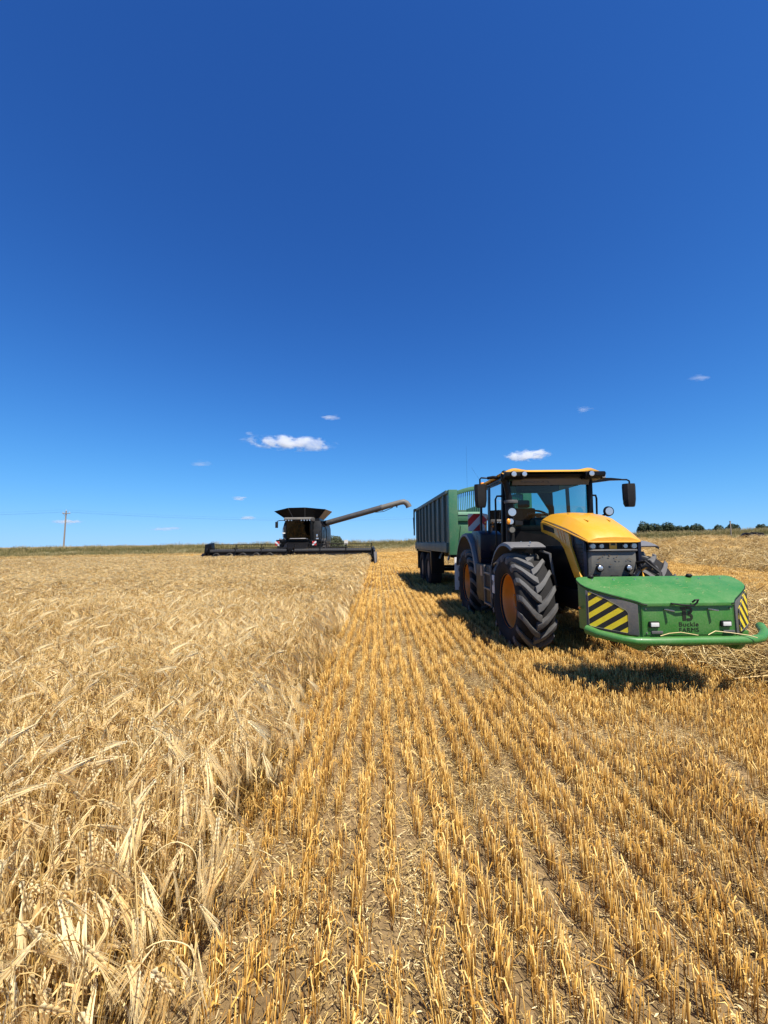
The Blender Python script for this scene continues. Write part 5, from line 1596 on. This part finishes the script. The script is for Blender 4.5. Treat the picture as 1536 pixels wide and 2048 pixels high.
# inside
seat = MB().box(-0.25, 0.25, 1.65, 2.15, 1.72, 1.86).box(-0.24, 0.24, 2.10, 2.24, 1.80, 2.42).box(-0.13, 0.13, 2.12, 2.22, 2.43, 2.60)
seat.build('driver_seat', M['fabric'], trac, 0.04)
MB().box(-0.16, 0.16, 1.75, 2.05, 1.42, 1.72).build('seat_base', bk, trac, 0.02)
dash = MB().loft([[(-0.17, y, 1.42), (0.17, y, 1.42), (0.2, y, z), (-0.2, y, z)] for y, z in ((1.05, 2.10), (1.18, 2.16), (1.34, 2.10))]).build('dashboard', M['grey_plastic'], trac, 0.02)
MB().lathe([(-0.016, 0.20), (0.016, 0.20), (0.016, 0.172), (-0.016, 0.172)], 'z', (0, 0, 0), 28, True).build('steering_wheel', bp2, dash, loc=(0.0, 1.40, 2.22), rot=(R(32), 0, 0))
MB().box(-0.16, 0.16, -0.018, 0.018, -0.01, 0.01).box(-0.05, 0.05, -0.05, 0.05, -0.03, 0.012).build('steering_spoke', bp2, dash, loc=(0.0, 1.40, 2.22), rot=(R(32), 0, 0))
MB().tube([(0, 1.2, 2.0), (0, 1.38, 2.2)], 0.04, 8).build('steering_column', bp2, dash)
MB().box(-0.62, -0.32, 1.5, 2.2, 1.85, 2.0).build('side_console', bp2, trac, 0.03)
MB().box(-0.60, -0.34, 1.30, 1.36, 2.0, 2.32).build('monitor', bp2, trac, 0.02)
MB().box(0.34, 0.66, 1.6, 2.3, 1.6, 1.95).build('passenger_seat', M['fabric'], trac, 0.04)
MB().box(-0.78, 0.78, 0.98, 2.55, 2.80, 2.845).build('headliner', M['black_plastic'], trac)
MB().box(-0.45, 0.30, 1.05, 1.35, 2.66, 2.80).build('overhead_console', bp2, trac, 0.03)
MB().beam((-0.55, 2.61, 2.72), (0.02, 2.60, 2.28), 0.02, 0.02).build('rear_wiper', bk, trac)
MB().prism([(0.40, 2.80), (0.62, 2.80), (0.74, 2.45), (0.74, 1.5), (0.66, 1.5), (0.66, 2.38)], 'y', 2.30, 2.42).build('roll_bar', bp2, trac, 0.01)
MB().prism([(-0.40, 2.80), (-0.62, 2.80), (-0.74, 2.45), (-0.74, 1.5), (-0.66, 1.5), (-0.66, 2.38)], 'y', 2.30, 2.42).build('roll_bar', bp2, trac, 0.01)

# outside fittings ------------------------------------------------------------
ex = MB().tube([(-0.79, 0.76, 1.55), (-0.79, 0.75, 2.42)], 0.075, 16).build('exhaust_stack', bp2, trac)
MB().tube([(-0.79, 0.75, 2.42), (-0.81, 0.74, 2.62), (-0.86, 0.72, 2.82)], [0.06, 0.058, 0.056], 14).build('tail_pipe', bk, ex)
MB().ball((-0.885, 0.71, 2.88), (0.068, 0.07, 0.13), 16, 12).build('pipe_cowl', bk, ex)
MB().lathe([(2.40, .12), (2.43, .125), (2.455, .12)], 'z', (-0.76, 0.75, 0), 18).build('stack_collar', M['grey_plastic'], ex)
def round_lamp(x, y, z, r, mat, name):
    l = MB().lathe([(y - 0.02, r), (y + 0.02, r * 1.1), (y + 0.09, r * 0.6)], 'y', (x, 0, z), 22).build(name, bk, trac)
    MB().lathe([(y - 0.016, r * 0.05), (y - 0.018, r * 0.3), (y - 0.022, r * 0.62), (y - 0.0205, r * 0.82)], 'y', (x, 0, z), 22).build('lens', M[mat], l)
    return l
round_lamp(-0.80, 0.60, 2.225, 0.088, 'lamp', 'work_lamp')
round_lamp(0.97, 0.60, 2.225, 0.085, 'lamp', 'work_lamp')
il = round_lamp(-0.83, 0.60, 2.055, 0.062, 'lamp', 'indicator_lamp')
MB().ball((-0.875, 0.575, 2.055), (0.035, 0.03, 0.055), 12, 8).build('amber_lens', M['amber'], il)
rm = round_lamp(-0.81, 0.60, 1.905, 0.062, 'grille', 'round_mirror')
MB().tube([(-0.81, 0.66, 1.85), (-0.81, 0.7, 1.68)], 0.01, 6).build('mirror_stem', bk, rm)
MB().beam((-0.74, 0.68, 2.04), (-0.5, 0.95, 2.04), 0.05, 0.08).build('lamp_bracket', bk, trac)
MB().tube([(0.97, 0.64, 2.20), (0.90, 0.8, 2.12), (0.84, 0.98, 2.05)], 0.02, 6).build('lamp_bracket', bk, trac)
# door mirrors on long arms
for sg, xm, zt in ((-1, -1.24, 2.84), (1, 1.66, 2.83)):
    arm = MB()
    if sg < 0:
        arm.tube([(-0.82, 0.95, 2.90), (-1.0, 1.0, 2.93), (-1.10, 1.05, 2.92)], 0.03, 8)
        arm.tube([(-1.08, 1.05, 2.92), (-1.22, 1.06, 2.93), (-1.245, 1.06, 2.90), (-1.245, 1.06, 2.80)], 0.016, 8)
    else:
        arm.prism([(0.86, 2.80), (0.86, 2.91), (1.30, 2.905), (1.50, 2.885), (1.50, 2.86), (1.30, 2.855)], 'y', 1.02, 1.08)
        arm.tube([(1.46, 1.05, 2.872), (1.62, 1.05, 2.87), (1.665, 1.05, 2.845), (1.67, 1.05, 2.78)], 0.016, 8)
    ao = arm.build('mirror_arm', bk, trac)
    ms = []
    for z, k in ((zt - 0.06, .82), (zt - 0.04, .95), (zt - 0.10, 1.0), (zt - 0.34, .97), (zt - 0.46, .82), (zt - 0.49, .68)):
        w, d = 0.118 * k, 0.07 * k
        ms.append([(xm - w, 1.06 - d * 0.3, z), (xm - w * 0.6, 1.06 - d, z), (xm + w * 0.6, 1.06 - d, z), (xm + w, 1.06 - d * 0.3, z), (xm + w * .96, 1.06 + d * .6, z), (xm - w * .96, 1.06 + d * .6, z)])
    ms = ms[1:] if True else ms
    mo = MB().loft([ms[0]] + ms[1:]).build('mirror', bp2, ao, smooth=30)
    MB().box(xm - 0.1, xm + 0.1, 1.103, 1.106, zt - 0.44, zt - 0.10).build('mirror_glass', M['lamp'], mo)
MB().lathe([(3.0, .07), (3.03, .075), (3.06, .05)], 'z', (-0.80, 2.55, -0.035), 14).build('beacon_base', bk, trac)
MB().lathe([(3.02, .06), (3.05, .065), (3.085, .05), (3.10, .01)], 'z', (-0.80, 2.55, -0.035), 14).build('beacon', M['amber'], trac)
MB().tube([(-0.9, 2.2, 2.98), (-1.12, 2.22, 3.35)], [0.0018, 0.0012], 5).build('aerial', bk, trac)
MB().tube([(-1.12, 2.7, 2.95), (-1.12, 2.7, 3.95)], [0.0018, 0.0012], 5).build('aerial', bk, trac)
# marker board, tail lamps, decorative strip by the door
MB().box(-0.21, 0.21, -0.008, 0.008, -0.21, 0.21).build('marker_board', M['redwhite'], trac, loc=(-0.83, 3.05, 2.16))
MB().beam((-0.83, 3.07, 1.9), (-0.83, 3.07, 2.1), 0.03, 0.03).build('board_stay', bk, trac)
MB().box(0.62, 1.04, 3.04, 3.056, 1.95, 2.37).build('marker_board', M['grey_plastic'], trac)
MB().box(-0.95, -0.91, 1.88, 1.91, 1.55, 2.05).build('door_strip', M['flap_tan'], trac)
for z in (2.02, 2.10): MB().ball((-0.94, 1.86, z), 0.022, 10, 6).build('door_marker', M['amber'], trac)
MB().box(-0.4, 0.4, 3.6, 4.1, 0.75, 1.2).build('rear_hitch', bk, trac, 0.03)

# ------------------------------------------------------------------ single stalks and straws
def stalk(name, pts, r, label, ear=False, loc=None):
    random.seed(len(label))
    s = Strands()
    base = Vector(pts[0])
    P_ = [Vector(p) - base for p in pts]
    # smooth the path
    for _ in range(2):
        q = [P_[0]]
        for a, b_ in zip(P_[:-1], P_[1:]): q += [a * .75 + b_ * .25, a * .25 + b_ * .75]
        P_ = q + [P_[-1]]
    s.tube(P_, r, 0.85, 5, True)
    me = s.mesh('stem', M['straw'])
    root = empty(name, base)
    o = bpy.data.objects.new('stem', me); COL.objects.link(o); o.parent = root
    if ear:
        d = (P_[-1] - P_[-2]).normalized()
        a = math.atan2(d.y, d.x)
        e = Strands()
        side = d.cross(Vector((0, 0, 1))).normalized(); nr = d.cross(side)
        for k in range(6):
            c0 = P_[-1] + d * 0.013 * k
            for sg in (-1, 1):
                tip = c0 + d * 0.016 + side * sg * 0.007
                e.tri(c0 + nr * .002, tip, c0 + d * 0.008 - nr * .003, 0.85); e.tri(c0 - nr * .003, tip, c0 + d * .01 + nr * .003, 0.75)
                ad = (d + side * sg * U(.04, .2) + nr * U(-.12, .12)).normalized()
                e.tri(tip + nr * .0011, tip - nr * .0011, tip + ad * U(.1, .14), 0.8)
        oe = bpy.data.objects.new('ear', e.mesh('ear', M['barley'])); COL.objects.link(oe); oe.parent = root
    tag(root, label, 'straw stalk', 'single stalks at the crop edge')
stalk('barley_stalk', [(-0.72, 1.30, 0.0), (-0.76, 1.36, 0.3), (-0.82, 1.42, 0.6), (-0.90, 1.5, 0.83)], 0.0024, 'long pale upright stalk crossing in front of the crop edge at bottom left')
stalk('barley_stalk', [(-0.98, 1.28, 0.05), (-0.88, 1.32, 0.32), (-0.74, 1.36, 0.47), (-0.62, 1.38, 0.44), (-0.60, 1.38, 0.38)], 0.0019, 'arched barley stalk bowing to the right at the bottom left', True)
stalk('barley_stalk', [(-1.12, 1.62, 0.15), (-0.98, 1.64, 0.42), (-0.84, 1.66, 0.56), (-0.74, 1.66, 0.53), (-0.72, 1.66, 0.46)], 0.0019, 'second arched barley stalk higher up beside the crossing pale stalk', True)
stalk('barley_stalk', [(-0.94, 1.95, 0.30), (-0.75, 1.97, 0.33), (-0.55, 1.98, 0.28), (-0.46, 1.98, 0.2)], 0.002, 'nearly level pale stalk sticking out of the crop edge over the stubble')
stalk('barley_stalk', [(-0.66, 1.62, 0.02), (-0.78, 1.75, 0.2), (-0.9, 1.86, 0.42)], 0.003, 'thick broken stalk leaning back into the crop edge')
def straw_on_bar(pts, label):
    random.seed(3); s = Strands(); b0 = Vector(pts[0])
    s.tube([Vector(p) - b0 for p in pts], 0.004, 0.9, 5, True)
    o = bpy.data.objects.new('straw_strand', s.mesh('straw_strand', M['straw'])); COL.objects.link(o); o.location = b0
    tag(o, label, 'straw')
straw_on_bar([(2.85, 4.05, 0.735), (2.97, 4.09, 0.750), (3.10, 4.10, 0.757), (3.24, 4.05, 0.737)], 'straw strand lying on the green bumper bar, left one')
straw_on_bar([(3.35, 4.06, 0.737), (3.46, 4.10, 0.765), (3.60, 4.07, 0.752), (3.74, 4.02, 0.735), (3.80, 4.0, 0.715)], 'straw strand draped over the green bumper bar, right one')
